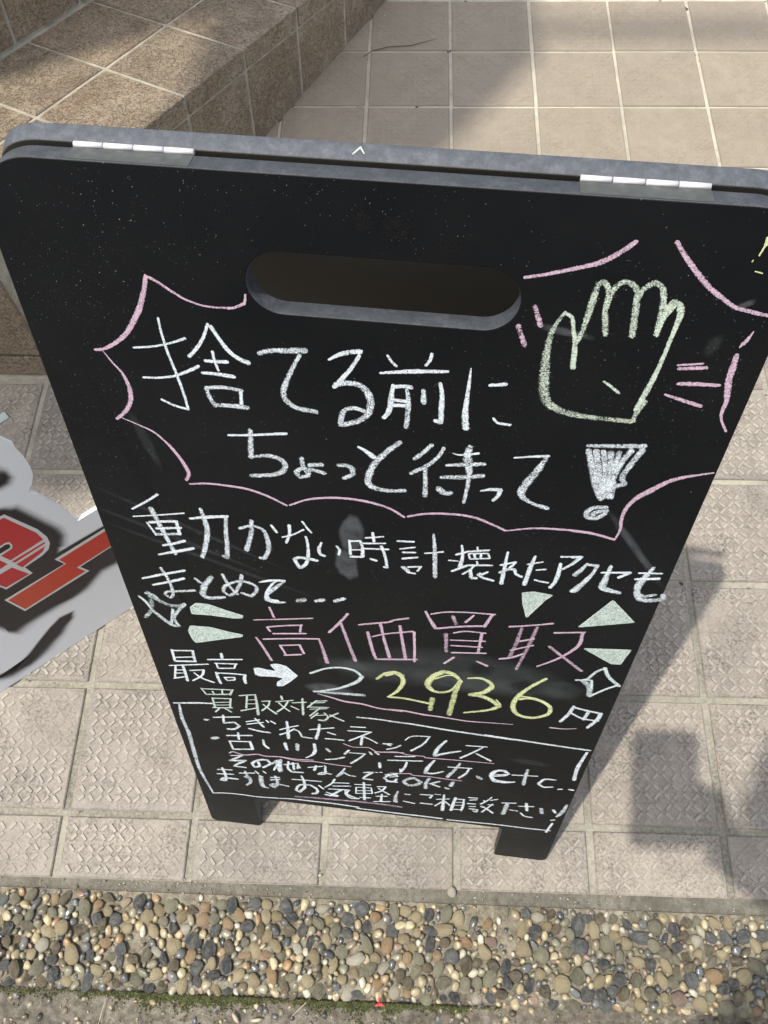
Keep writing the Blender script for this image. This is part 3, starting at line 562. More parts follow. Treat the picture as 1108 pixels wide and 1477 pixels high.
# chalk: strokes as thin ribbons lying on the panel (board coordinates in 0.1 mm)
STROKES = """P bubble 226:361:301:188 723,7259 697,7177 656,7076 601,6978 542,6892 463,6819 389,6773 338,6762
P bubble 196:154:126:140 732,7253 772,7231 839,7179 902,7137 976,7110 1052,7102 1143,7108
P bubble 67:151:318:301:234 382,6756 416,6682 452,6620 470,6541 469,6458 450,6390 404,6317 341,6256
P bubble 74:129:166:240:295:258 378,6267 453,6229 541,6179 603,6104 649,6021 687,5923 703,5836 677,5776
W line1 143:174:190:174 736,7008 736,6911 746,6789 765,6662 783,6521 792,6386
W line1 186 645,6442 718,6402 792,6383
W line1 167:152:152:197 561,6800 655,6815 742,6839 808,6866 860,6891
W line1 160:192:240 571,6595 654,6601 758,6626 836,6666 904,6708
W line1 167:217:250 997,6996 957,6900 907,6823 861,6770
W line1 232:282:332 1010,6984 1043,6909 1084,6832 1138,6782 1186,6760
W line1 203:169 996,6818 999,6759 1011,6689
W line1 237:288 947,6751 998,6751 1067,6755
W line1 225:312 918,6665 1001,6664 1092,6655
W line1 301 919,6557 1011,6572 1081,6567 1126,6558
W line1 271:361 923,6553 932,6498 956,6429
W line1 236 1117,6549 1112,6457
W line1 329:420 953,6437 1049,6440 1143,6435
W line1 343:408:457 1251,6831 1309,6855 1398,6864 1501,6875
W line1 246:317:405:387:422 1470,6844 1427,6757 1381,6647 1359,6566 1378,6508 1429,6468 1538,6450
W line2 192:249 1002,6205 1136,6223 1351,6261
W line2 331:428:389 1140,6264 1131,6158 1119,6035
W line2 285:448:407:366 1128,6043 1218,6063 1292,6046 1324,6003 1309,5942 1246,5903 1167,5886 1101,5874
W line2 360:300 1431,6070 1432,6011 1457,5943
W line2 397 1470,6016 1550,6029
W line2 366 1563,5957 1488,5977 1421,5980 1385,5940 1408,5903 1460,5925 1468,5981
W line1 161:322:366 1623,6829 1684,6870 1738,6890 1793,6899
W line1 230:337 1787,6873 1742,6785 1693,6712 1647,6645
W line1 395:493:411:329 1651,6663 1720,6680 1787,6670 1828,6621 1845,6551 1827,6466 1777,6413 1720,6385 1673,6367 1678,6420 1697,6479 1751,6504 1810,6487
W line1 161:191 1934,6890 1951,6857 1981,6823
W line1 203:189 2163,6924 2155,6882 2134,6843
W line1 178:327:223 1897,6768 1982,6784 2087,6800 2250,6816
W line1 207:398:286 1967,6694 1958,6618 1952,6536 1936,6479 1918,6453
W line1 260:306 1970,6681 2031,6692 2064,6687
W line1 239:335:350 2037,6693 2050,6611 2051,6520 2045,6393
W line1 282 1965,6588 2041,6587
W line1 284 1966,6551 2035,6555
W line1 266:406 2131,6677 2135,6589
W line1 221:347:316 2217,6734 2231,6649 2234,6541 2236,6454 2204,6464
W line2 174:330:382 1771,6208 1818,6176 1866,6131
W line2 368:460:515:460:313 2014,6275 1936,6186 1877,6096 1840,6006 1828,5917 1863,5871 1955,5856 2054,5872
W line2 270:432:414:324 1645,6036 1697,6043 1735,6024 1732,5970 1679,5930
W line2 325:342 2197,6279 2153,6214 2101,6151
W line2 279:332:349 2266,6260 2241,6194 2187,6115 2083,6027
W line2 307:415 2166,6091 2173,5974 2176,5841
W line2 85:152:169:203 2320,6226 2353,6216 2409,6227 2465,6243
W line2 403:665:350:298:263 2415,6291 2403,6224 2413,6144 2425,6083 2425,5953 2414,5811
W line2 208:363:381 2287,6122 2381,6140 2505,6161
W line2 319:461:407 2264,6018 2389,6035 2508,6062
W line2 551:459 2255,5919 2295,5880 2329,5890
W line1 77:200:277:384:430 2369,6851 2368,6759 2365,6637 2365,6528 2377,6427
W line1 222:267 2477,6749 2560,6765
W line1 175:222 2520,6521 2545,6490 2616,6482
W line2 126:323:305:269 2506,5931 2567,5953 2622,5958 2613,5902 2588,5859
W line2 134:184:251 2669,6234 2762,6255 2858,6271
W line2 360:504:630:540:306:414 2847,6251 2808,6134 2764,6032 2748,5932 2816,5869 2919,5832
P bubble 184:223:302:262 2570,7412 2671,7439 2790,7479 2906,7524 2984,7587 3031,7635
P rays 289:333 2640,7258 2661,7205 2682,7150
P rays 329:299 2576,7140 2597,7084 2623,7019
G hand 212:326:489:652:652:538:424:375:407 2787,7240 2749,7148 2737,7064 2737,6961 2747,6855 2760,6746 2785,6673 2847,6626 2939,6598 3058,6587 3248,6584
G hand 220:220:293:337 2788,7233 2824,7212 2843,7141 2865,7060 2881,6910
G hand 270:297:378:405:338:311:297:365:338 2866,7052 2886,7129 2897,7243 2904,7344 2911,7405 2933,7422 2962,7387 2969,7335 2969,7273 2984,7203 3000,7128
G hand 296:337:377:404 2974,7281 2976,7336 2994,7397 3025,7430 3065,7419 3097,7377 3106,7309 3118,7216 3127,7132
G hand 300:341:381:341 3107,7348 3120,7398 3160,7438 3200,7416 3219,7365 3232,7290 3236,7212 3239,7147
G hand 208:277:319 3238,7204 3251,7253 3271,7301 3281,7322
G hand 159:223 3051,6838 3092,6811 3142,6770
G hand 231:321:385:257:231:282:359:295 3239,7149 3246,7252 3255,7309 3275,7342 3302,7327 3320,7280 3319,7230 3312,7134 3305,7019 3292,6898 3275,6788 3252,6665
P bubble 220:269:306:282:220:245:184 3205,7649 3254,7588 3325,7511 3408,7433 3486,7379 3556,7337 3623,7323 3696,7309 3754,7307
P rays 150 3387,6980 3504,7002
P rays 232 3397,6959 3529,6979
P rays 254:310:211 3419,6864 3498,6871 3621,6875
P rays 160:247:276 3373,6787 3466,6759 3570,6730
G hand 331:298 3288,6731 3259,6641 3257,6587
W exclaim 299:422 3056,6380 3203,6395 3359,6415
W exclaim 382:573:477 3066,6346 3124,6183 3170,6050 3212,5960
W exclaim 463 3108,6346 3158,6187 3210,6008
W exclaim 379 3148,6351 3184,6213 3204,6078 3229,5975
W exclaim 435 3191,6346 3214,6217 3230,6082 3256,5978
W exclaim 376 3235,6351 3236,6242 3241,6107 3261,5991
W exclaim 410 3298,6375 3266,6279 3247,6153 3240,6036
W exclaim 432:376 3355,6388 3325,6287 3292,6160 3320,6106 3266,6063 3268,5980
W exclaim 470 3190,6005 3256,6109
W exclaim 406 3259,5887 3191,5877 3155,5835 3159,5791 3203,5778 3252,5817 3267,5863 3208,5836 3190,5802
P bubble 135:212:251:328:443:347:231:135 3368,5599 3381,5695 3368,5796 3374,5897 3409,5988 3477,6069 3550,6149 3629,6199 3777,6255
P bubble 230:272:251:146 3102,5646 3178,5644 3265,5630 3364,5599
W line3 220 3147,5386 3197,5403
W line3 289:377 3197,5403 3178,5360 3152,5312
W line3 181:384:452 3252,5343 3222,5265 3192,5207
W line3 295:227:455:500 3254,5329 3320,5332 3299,5233 3258,5120 3220,5027
W line3 179:268 3356,5260 3535,5290
W line4 272 3535,5290 3473,5229
W line4 326:466:536:396 3402,5338 3395,5219 3398,5097 3446,5082 3514,5063
W line3 155:222 3586,5296 3731,5312
W line4 202:224 3580,5228 3727,5260
W line4 283:471:471:519:424 3665,5367 3639,5260 3620,5151 3624,5074 3660,5017 3734,5015 3803,5043 3796,5089
W line3 181:226 255,5443 361,5526 459,5613
W line3 139:162 244,5365 429,5406 605,5450
W line3 438:414:365 386,5469 411,5312 439,5155 467,4993
W line3 168:216 327,5316 350,5245 368,5189
W line3 281 346,5319 455,5344 542,5357
W line3 288 536,5352 537,5222
W line3 260 382,5261 559,5294
W line3 312 369,5197 538,5227
W line3 245:294 395,5081 479,5114 559,5156
W line3 199:323:298 342,4970 441,5012 526,5045 610,5083
W line3 229:344:298 639,5402 760,5434 897,5461
W line3 307:472:448:401 726,5511 736,5402 738,5289 705,5137 659,4992
W line3 315:387:412 886,5445 868,5309 855,5146 838,5014 816,5030
W line3 307:283:354:425:401:330 966,5349 1030,5383 1086,5384 1129,5348 1147,5250 1142,5146 1104,5049 1075,5052
W line3 350:443 1056,5443 1042,5321 987,5121
W line3 231 1186,5413 1216,5347
W line4 212:291:265 160,4660 296,4724 500,4811
W line4 241:322 223,4591 354,4650 478,4712
W line4 306:306:306:362 326,4814 353,4701 364,4567 353,4478 327,4447 297,4486 320,4525 418,4545 537,4576
W line4 292:372 562,4728 596,4683
W line4 464:600:545:354 689,4766 620,4645 594,4538 629,4500 753,4527
W line4 291:318 776,4813 809,4678 858,4584
W line4 340 918,4828 896,4726 839,4598 793,4555 758,4601 778,4672 857,4736 939,4750 1005,4711 1003,4644 960,4576 892,4607
W line4 181:310 1041,4762 1083,4783 1174,4806
W line4 186:399 1169,4806 1118,4731 1077,4622 1091,4556 1152,4549
S spark 283 83,4422 119,4365 144,4279
S spark 521 162,4497 169,4374 137,4240 73,4144
S spark 334 142,4476 193,4467 226,4420
S spark 567 166,4489 223,4402 308,4345 383,4349 427,4384
S spark 439 427,4384 346,4260 306,4159 328,4067
S spark 595 150,4252 208,4160 269,4075 317,4065
S spark 349 320,4292 296,4195 269,4075
T spark 0 468,4346 521,4410 616,4409 745,4351 862,4308 852,4275 787,4263 606,4271 465,4263
T spark 0 396,4012 425,4086 580,4096 728,4056 829,4036 821,4011 646,3941 431,3849 410,3895
P bubble 165:198:231:198 694,5745 813,5765 949,5762 1082,5744 1200,5694 1304,5628
P bubble 163:211:244:195 1325,5634 1445,5705 1581,5740 1715,5749 1849,5732 1969,5690 2055,5625
P bubble 195:227:243:195 2077,5634 2193,5678 2351,5697 2484,5688 2594,5643 2693,5590
P bubble 129:194:227:162 2699,5589 2858,5637 3014,5651 3197,5648 3367,5608
P bubble 58:208:250:83 3678,7213 3665,7163 3654,7138 3643,7114
P bubble 276:386:368:368:276:202:138:166 3644,7070 3651,6996 3654,6920 3670,6849 3686,6765 3686,6699 3701,6644 3747,6571
P bubble 126:178:188 1117,7102 1152,7111 1178,7124 1204,7140
P bubble 155:114 1206,7137 1214,7163 1219,7196
W line3 272:210 1306,5434 1302,5350 1273,5247
W line3 168 1252,5304 1323,5340 1400,5404
W line3 185 1397,5485 1420,5432 1450,5379
W line3 201:312:334 1410,5334 1418,5257 1414,5121 1392,5034 1349,4984 1327,5037 1316,5078 1348,5099 1417,5097 1473,5086
W line3 174:304:260 1513,5287 1492,5215 1502,5156 1527,5146
W line3 213 1613,5263 1633,5230 1625,5175
W line3 190:253 1700,5340 1704,5275 1705,5188
W line3 208 1700,5333 1773,5345
W line3 211:316 1773,5345 1787,5275 1788,5181
W line3 148 1709,5242 1776,5253
W line3 236 1707,5168 1788,5178
W line3 164 1808,5382 1926,5413
W line3 228 1856,5441 1864,5352
W line3 186 1789,5322 1939,5346
W line3 189 1793,5269 1960,5286
W line3 240 1912,5314 1940,5205 1954,5087 1933,5092
W line3 259 1843,5165 1881,5152
W line4 257 1064,4776 1130,4802 1226,4815
W line4 245:441:368:245 1226,4811 1150,4715 1082,4626 1070,4554 1124,4532 1209,4547
W line4 604 1305,4584 1357,4605
W line4 480 1439,4604 1496,4629
W line4 404 1578,4628 1652,4672
P headline 229 1085,4460 1106,4333
P headline 179 946,4269 1162,4318 1404,4376
P headline 234 1039,4184 1164,4225 1316,4263
P headline 238 1039,4184 1058,4127
P headline 262 1306,4252 1295,4164
P headline 236 1080,4100 1338,4150
P headline 303:358 938,4016 976,3896 1029,3699
P headline 240 992,4005 1219,4056 1438,4095
P headline 271:487 1437,4091 1461,3956 1487,3755
P headline 251 1119,3942 1156,3811
P headline 277 1145,3799 1279,3836
P headline 216 1121,3939 1283,3979
P headline 276 1278,3974 1304,3859
P headline 252:303 1670,4478 1601,4341 1520,4202
P headline 289:447 1615,4344 1662,4103 1716,3831
P headline 222 1752,4351 1865,4391 1976,4428 2013,4460 2118,4504
P headline 353:353:299 1816,4264 1851,4033 1880,3893 1925,3898 2199,3949
P headline 229 1851,4207 1950,4264 2155,4337
P headline 285:389 1912,4400 1947,4159 1988,3933
P headline 283:386 2058,4393 2081,4194 2113,3939
P headline 261 2165,4330 2177,4107 2182,3917
W line3 205 2018,5380 2124,5388
W line3 166 2036,5300 2134,5333
W line3 188 2056,5268 2140,5278
W line3 211 2055,5200 2154,5230
W line3 393 2062,5108 2097,5069
W line3 194 2096,5114 2184,5135
W line3 196 2180,5128 2160,5080
W line3 219 2093,5057 2145,5049
W line3 166:186 2202,5280 2320,5315
W line3 209:376:376 2249,5484 2268,5278 2282,5032
W line3 147 2362,5232 2423,5233
W line3 166:353 2436,5402 2449,5293 2442,5171
W line3 226 2407,5300 2485,5345
W line3 233 2391,5118 2482,5191
W line3 203 2493,5346 2614,5379
W line3 163 2537,5399 2545,5361
W line3 167 2488,5313 2500,5268 2624,5295
W line3 164 2487,5323 2611,5345 2626,5298
W line3 207 2524,5325 2531,5286
W line3 186 2568,5332 2567,5296
W line3 168 2547,5249 2554,5216
W line3 230 2485,5198 2648,5225
W line3 192 2535,5200 2506,5147 2464,5098
W line4 282:303 2510,5154 2526,5066 2559,5068
W line4 237:259 2583,5125 2568,5109 2605,5080 2674,5059
W line3 215 2627,5149 2593,5113
P headline 218:363 2238,4613 2274,4516 2321,4413
P headline 188 2279,4589 2371,4630 2513,4655 2729,4667
P headline 289 2712,4661 2670,4501
P headline 243 2330,4412 2491,4467 2656,4506
P headline 363 2435,4594 2467,4490
P headline 192:264 2582,4629 2532,4532
P headline 440 2400,4355 2418,4119
P headline 196 2457,4378 2541,4415 2688,4417
P headline 199 2441,4278 2694,4310
P headline 228 2450,4205 2679,4224
P headline 231 2462,4107 2715,4147
P headline 282 2661,4408 2658,4150
P headline 267 2481,4042 2415,3941
P headline 238:317 2660,4021 2742,3971
W line3 190:272:326 2735,5379 2733,5224 2731,5034
W line3 188 2704,5237 2799,5287
W line3 191:300:246 2798,5283 2757,5201 2708,5157 2757,5201 2799,5208 2816,5157 2856,5134
W line3 216:324:351 2913,5365 2899,5251 2884,5051
W line3 159 2875,5273 2969,5315
W line3 189 2941,5223 2998,5241
W line4 194 2945,5116 2985,5105 3037,5099
W line3 211:184:237 3076,5386 3206,5407 3169,5339 3104,5259
W line4 248:359:276 3084,5316 3086,5211 3079,5121 3056,5047
W line3 263:237:342:395 3247,5339 3224,5270 3189,5215 3248,5334 3317,5328 3289,5201 3202,5031
W line4 247:385:385:302 3401,5334 3394,5228 3381,5109 3442,5073 3511,5076
W line3 185:238 3358,5266 3532,5293 3473,5227
W line3 131 3588,5295 3727,5319
W line4 186 3583,5228 3727,5257
W line4 247:412:412:302 3665,5363 3631,5268 3605,5156 3631,5088 3676,5058 3744,5085
T spark 0 2887,4958 2959,4980 3082,4963 3047,4910 2951,4679 2908,4827
T spark 0 3328,4626 3490,4973 3679,4749
T spark 0 3417,4354 3737,4398 3707,4198 3643,4191
P headline 215 2846,4535 2993,4579 3144,4633
P headline 320:481 2935,4537 2924,4351 2897,4131
P headline 356:389 3042,4563 3011,4280 2966,3972
P headline 222 2943,4355 3041,4407
P headline 225 2892,4222 3047,4320
P headline 267 2828,4087 2910,4122 2987,4189
P headline 214 3171,4512 3382,4559
P headline 296:329:197 3367,4550 3364,4372 3254,4181 3116,4035
P headline 326:424 3165,4328 3272,4219 3449,4040
S spark 368 3437,3902 3507,3924 3558,4044 3616,4116
S spark 472 3611,4115 3666,3995 3766,3881
S number 278 3755,3891 3678,3812 3579,3679
S number 696 3494,3897 3551,3822 3577,3687
S spark 274 3489,3920 3551,3921 3574,3802
W number 377:452 3490,3495 3469,3352 3427,3223
W number 333 3493,3482 3596,3451 3725,3426
W number 490 3718,3425 3712,3325 3662,3170
W number 417 3620,3429 3604,3300
W number 303 3484,3383 3595,3312 3724,3300
Y number 386:541:618:502:463 3211,3873 3112,3725 3032,3551 3014,3385 3070,3258 3195,3231 3303,3313 3312,3426 3247,3506 3137,3548 3050,3515
Y number 220 3043,3567 3189,3547 3295,3450
P underline 275:118 3363,3097 3472,3100 3575,3131
W best 297 201,3691 196,3515 377,3546
W best 229 200,3681 383,3714
W best 324 377,3707 371,3545
W best 204 207,3576 361,3613
W best 207 132,3431 479,3524
W best 249 186,3433 144,3228
W best 335:426 251,3466 254,3355 251,3208
W best 182 180,3370 242,3383
W best 183 171,3317 233,3330
W best 247 135,3222 233,3268
W best 210 302,3386 426,3422
W best 275 426,3422 395,3323 302,3220
W best 215:338 334,3352 388,3280 484,3227
W best 375 617,3717 613,3649
W best 230 489,3600 781,3660
W best 204 542,3552 729,3579
W best 208 552,3555 557,3476 699,3506
W best 207 718,3573 699,3506
W best 336:427 531,3403 534,3311 544,3230
W best 240 535,3394 666,3412 779,3415
W best 363:453 779,3415 766,3351 768,3278
W best 214 591,3334 612,3286 675,3310
W best 212 591,3334 680,3353 681,3322
W best 734:587 889,3499 973,3497 1120,3498 1204,3506
W best 870:725 1057,3624 1126,3569 1193,3493
W best 743 1204,3506 1124,3418 1063,3322
G subhead 257:353 354,3098 384,2999 608,3050
G subhead 219 365,3094 641,3133
G subhead 318 636,3132 601,3037
G subhead 223 541,3122 534,3033
G subhead 224 450,3069 459,3016
G subhead 332 432,2943 430,2772
G subhead 225 432,2943 598,2970
G subhead 264 598,2970 571,2805
G subhead 162 437,2866 584,2906
G subhead 164 430,2818 577,2852
G subhead 264 412,2768 588,2802
G subhead 336 469,2765 424,2693
G subhead 334 527,2771 572,2723
G subhead 251 686,3045 830,3095
G subhead 262 753,3049 722,2828
G subhead 323:452 829,3088 828,2921 820,2734
G subhead 159 745,2981 820,3004
G subhead 161 737,2911 812,2929
G subhead 261 669,2769 809,2848
G subhead 222 879,2989 954,3013
G subhead 258 948,3011 929,2921 862,2814
G subhead 227:357 885,2934 924,2875 989,2786
W small 345:575:690:690:575:383 99,2754 80,2512 92,2164 79,1784 74,1349 128,814
W small 297:495:330 50,2770 271,2821 411,2844
W small 587 298,2510 322,2516
W small 906 321,2142 361,2165
G subhead 311 1061,3123 1066,3065
G subhead 226 1007,3012 1160,3071
G subhead 260 1001,2827 1069,2925 1113,3036
G subhead 260 1030,2997 1069,2925 1115,2864
G subhead 226 1152,3025 1273,3063
G subhead 351 1247,3116 1234,2829
G subhead 260 1137,2961 1199,2914
G subhead 229 1369,3114 1283,2974
G subhead 223 1369,3104 1458,3131
G subhead 196 1317,3053 1437,3090
G subhead 199 1288,2976 1468,3007
G subhead 171 1301,2938 1452,2983
G subhead 235 1392,2980 1293,2812
G subhead 236 1368,2882 1301,2772
G subhead 325:384 1428,2896 1456,2829 1422,2754 1371,2757
G subhead 174 1350,2836 1437,2867
G subhead 262 1549,2924 1476,2845
G subhead 233:292 1477,2876 1536,2828 1595,2789
S number 360:309:386:515:386:309 1341,3560 1462,3656 1592,3701 1701,3680 1769,3597 1717,3495 1563,3360 1357,3257
S number 408:599:680 1353,3266 1522,3275 1776,3293
Y number 351:427 1889,3587 1957,3690 2038,3725 2098,3685
P underline 139:360:360:277:194 1385,3231 1499,3193 1614,3150 1769,3137 1905,3098 2107,3085
W small 287:345:373 1717,2892 1906,2895 2112,2882
W small 401:555 1073,2653 1072,2500 1064,2328
W small 245 997,2481 1091,2549 1173,2601
W small 280 988,2378 1062,2441 1131,2525
W small 313 1130,2514 1171,2491 1195,2384 1290,2378
W small 240 1278,2550 1499,2637
W small 367:520 1372,2671 1355,2525 1327,2383
W small 275 1444,2536 1510,2507
W small 279 1417,2405 1491,2413 1585,2414
W small 266 1659,2698 1786,2714
W small 273 1632,2615 1841,2640 1743,2532 1638,2420
W small 405 1759,2536 1746,2363
W small 305 1774,2529 1836,2488 1893,2434
W small 368 1955,2439 2027,2450
W small 309 1987,2332 2065,2387 2110,2444
W small 426 1016,2200 1034,2074
W small 652 1139,2220 1133,2099
W small 493:559:263 1305,2262 1302,2119 1270,2026 1206,1948
W small 549 1419,2197 1444,2144
W small 296:362 1398,1962 1498,2000 1581,2059
W small 419 1628,2216 1589,2134
W small 227:422 1632,2169 1782,2184 1727,2073 1644,1945
W small 351 1825,2231 1846,2189
W small 350 1877,2245 1909,2206
P underline 189:158:221:316:189 1583,2344 1677,2299 1814,2322 1888,2259 1993,2275 2140,2301
P underline 235:201:235:201 920,1897 964,1896 1117,1862 1296,1885 1406,1876 1516,1868 1642,1865
W small 633 948,1829 914,1563
W small 346:519 858,1574 896,1688 943,1778
W small 878 923,1798 927,1579
W small 340 974,1735 1113,1798 1129,1700
W small 350:455:455 1024,1812 1008,1667 1041,1584 1151,1601
W small 417 1068,1798 1068,1644
W small 346 1117,1773 1105,1680
W small 237 1215,1736 1358,1800
W small 448 1297,1796 1274,1688
W small 204 1381,1819 1396,1785
W small 348:487:418 1385,1769 1379,1638 1315,1607 1351,1657 1435,1641
W small 342:479:273 1580,1810 1544,1710 1496,1605 1567,1716 1621,1666 1683,1657
W small 342:444:376 1768,1771 1856,1801 1789,1699 1761,1626 1851,1624
W small 202 1884,1808 1900,1808
W small 201 1922,1819 1944,1825
W small 463 1921,2027 1924,1928
W small 443 2087,1834 2000,1758 1967,1697 2013,1644 2091,1639
W small 234 1978,1778 2092,1822
W small 202 2022,1738 2104,1774
W small 331 2117,1943 2129,1896
W small 364:546:473:546 1134,1517 1150,1414 1151,1249 1090,1118 1051,1149 1102,1290 1208,1321 1274,1242 1275,1143 1226,1106
W small 321 1034,1409 1191,1426 1330,1438
W small 364 1302,1334 1345,1263
W small 392:285 1471,1531 1432,1412 1365,1310
W small 247 1457,1446 1612,1477
W small 249 1448,1362 1627,1413
W small 293 1404,1280 1614,1312 1588,1206 1692,1122
W small 407:481 1579,1302 1576,1203 1621,1116 1704,1120
W small 482 1363,1126 1480,1117
W small 482 1532,1289 1409,1111
W small 294 1493,1135 1377,1187
W small 246 1674,1467 1834,1499
W small 218 1685,1402 1682,1248 1850,1297
W small 212 1685,1402 1839,1432 1850,1297
W small 214 1683,1318 1845,1365
W small 406:480 1766,1534 1768,1116
W small 329 1722,1160 1827,1177
W small 284 1902,1478 1986,1502 1948,1395 1879,1319
W small 285:356 1913,1440 1971,1374 2023,1319
W small 405 1948,1298 1938,1123
W small 253 1891,1238 2000,1271
W small 330 1868,1088 2031,1137
P underline 560:671:671:485 1038,973 1262,1001 1489,1018 1750,1038 1986,1041 2150,1032
W small 361:793 2107,1413 2087,1268 2089,1154
W small 267:419:495:381 831,867 1015,898 1196,901 1413,907 1557,900 1701,889
Y number 361:567:515:258 1962,3656 2034,3707 2089,3665 2101,3561 2058,3422 1989,3322
Y number 348:456 1984,3312 2126,3315 2336,3276
Y number 683 2354,3367 2343,3170
Y number 384:639:767:639:358:332 2567,3689 2497,3788 2415,3813 2340,3719 2302,3586 2352,3497 2426,3486 2496,3538 2542,3657
Y number 174 2360,3688 2445,3759 2516,3766
Y number 531:796 2557,3695 2534,3528 2520,3337 2506,3129
Y number 258:645:645:567:335 2615,3752 2711,3773 2787,3727 2812,3662 2759,3560 2655,3500 2747,3493 2845,3431 2904,3359 2833,3284 2725,3230 2630,3188
Y number 157 2869,3464 2914,3390
P underline 305:361:277:194:111 1987,3097 2132,3101 2278,3075 2452,3066 2665,3046 2856,3061 3052,3078
W small 344:402:402:373 1990,2884 2188,2879 2485,2846 2782,2823 3086,2803
W small 236:295:412 2148,2555 2211,2649 2366,2683 2313,2519 2211,2360
W small 373:683:342 2514,2637 2448,2463 2431,2319 2535,2393 2653,2465
W small 237 2698,2590 2878,2607
W small 272:423 2844,2587 2774,2478 2668,2330
W small 338:400 2802,2451 2940,2341
W small 277 1991,2425 2017,2416
P underline 188:220:157 1998,2281 2082,2298 2188,2267 2334,2275 2346,2249 2543,2266 2729,2280 2976,2293
W small 315 2068,2204 2246,2247
W small 350 2001,2105 2318,2170
W small 358:456 2177,2108 2164,2006 2124,1882
W small 395:658:296 2431,2212 2377,2039 2361,1922 2436,1930 2528,2001
W small 254 2569,2111 2783,2137
W small 355:485 2763,2132 2741,2014 2685,1903
W small 418:643 2672,2216 2631,2059 2573,1892
W small 717 2856,1976 2886,1941
W small 252:410:536:347 2997,2055 3073,2081 3132,2110 3093,2173 3023,2154 2983,2031 3035,1945 3193,1943
P underline 233:200 2026,1830 2103,1838 2222,1871 2245,1839 2419,1849 2571,1840 2712,1841
W small 336 2005,1798 2093,1789
W small 446 1996,1626 2063,1644 2089,1705
W small 617:754:617 2225,1769 2162,1672 2209,1593 2286,1628 2327,1706 2258,1778 2193,1734
W small 578:680 2404,1806 2377,1681 2382,1575
W small 407 2505,1769 2421,1693 2512,1645
W small 609:744 2639,1794 2619,1697
W small 478 2576,1636 2602,1625
W small 319 2184,1372 2229,1374
W small 364 2177,1194 2282,1168
W small 316:387 2338,1411 2454,1426 2435,1356
W small 398 2347,1196 2460,1201
W small 175 2480,1461 2503,1457
W small 175 2512,1459 2534,1460
W small 358:609 2570,1465 2573,1270 2576,1082
W small 247 2504,1340 2626,1385
W small 327 2568,1311 2496,1174
W small 324 2585,1316 2648,1221
W small 465:537 2687,1431 2673,1271 2662,1108
W small 245 2689,1403 2776,1415
W small 357:429 2770,1413 2776,1274 2764,1131
W small 177 2698,1322 2770,1343
W small 179 2692,1248 2770,1266
W small 254 2677,1142 2768,1155
W small 277 2815,1477 2898,1485
W small 244 2831,1418 2896,1445
W small 283 2816,1329 2889,1336
W small 250 2839,1258 2895,1275
W small 399 2850,1204 2924,1203 2918,1143 2888,1157
W small 243:382 3036,1548 3006,1470 2944,1353
W small 312 3095,1516 3033,1470
W small 280 2969,1445 2982,1421
W small 214 2949,1298 2969,1275
W small 249:391 3059,1387 3024,1291 2974,1160
W small 358:430 2966,1303 3029,1235 3082,1170
W small 211 3017,1361 3067,1362
W small 385:417 2842,2835 3175,2809 3507,2784 3755,2769
W small 376:581:513 3742,2726 3721,2511 3716,2351 3729,2149
W small 356:533:640:356 2993,2028 3095,2071 3131,2122 3072,2175 3005,2143 2975,2037 3017,1921 3113,1919 3204,1959
W small 319 3168,2105 3392,2139
W small 500:608 3290,2248 3289,2082 3292,1926
W small 398:507:362 3567,2104 3470,2091 3427,1979 3483,1923 3563,1946
W small 291 3622,1911 3656,1921
W small 472 3725,1935 3756,1929
W small 272 3149,1447 3277,1476
W small 688:809 3201,1431 3186,1184
W small 319 3242,1299 3319,1291
W small 312 3316,1412 3456,1445
W small 514 3379,1500 3406,1333
W small 363:404 3356,1253 3403,1185 3475,1175
W small 674 3536,1406 3562,1300
W small 511 3658,1411 3684,1355
W small 391:860:469 3764,1569 3751,1391 3716,1257
W small 403 3676,1154 3704,1173
W small 374:457 3700,1078 3684,935 3674,833
W small 379 2641,844 2906,859 3169,873 3432,871 3705,882
W small 241:276:276 122,798 275,838 451,850 603,841 831,869
W small 270 389,2573 636,2639
W small 381:451 485,2632 471,2483 575,2521 614,2456 558,2385 497,2370
W small 236 691,2561 820,2628
W small 237 691,2512 851,2587
W small 340:442 781,2642 814,2566 842,2499
W small 418 705,2429 797,2401 890,2392
W small 271 884,2631 898,2598
W small 338 924,2629 961,2589
W small 390 466,2231 708,2291
W small 361 585,2311 575,2180
W small 336:410 476,2116 491,1946 681,1995
W small 289 476,2116 674,2153
W small 480 681,2155 688,2002
W small 363:508 815,2227 817,2123 847,2065
W small 545 1023,2215 1029,2085
P underline 263:300:225 441,1851 483,1889 590,1848 720,1896 805,1877 943,1899 1114,1890 1275,1913
W small 269:500:384 447,1797 569,1829 425,1678 588,1722 486,1608 454,1556 569,1558
W small 457:533:457 715,1727 717,1627 663,1598 653,1682 732,1774 809,1794 833,1716 753,1608
W small 568 846,1719 909,1793
W small 780 909,1793 922,1582
W small 319 263,1431 416,1458
W small 283 247,1322 415,1353
W small 498:498 321,1476 330,1299 313,1171 266,1174 308,1238 448,1246
W small 279 487,1403 647,1447
W small 405:689:486 552,1465 566,1304 543,1328 581,1323 583,1216 533,1124
W small 398 665,1496 685,1443
W small 317 744,1518 766,1480
W small 827:827:413 705,1388 702,1157 757,1116
W small 319 809,1387 901,1413
W small 281 803,1325 898,1366
W small 452:698:452 858,1431 870,1267 826,1145 791,1198 848,1245 977,1220
W best 0 872,3542 915,3555 977,3538 1060,3529 1016,3625 1070,3650 1141,3631 1225,3496 1153,3383 1088,3302 1044,3292 1049,3350 1115,3436 1042,3445 902,3427 872,3445
W small 380:456:456 1690,862 1870,859 2109,857 2347,861 2584,859"""
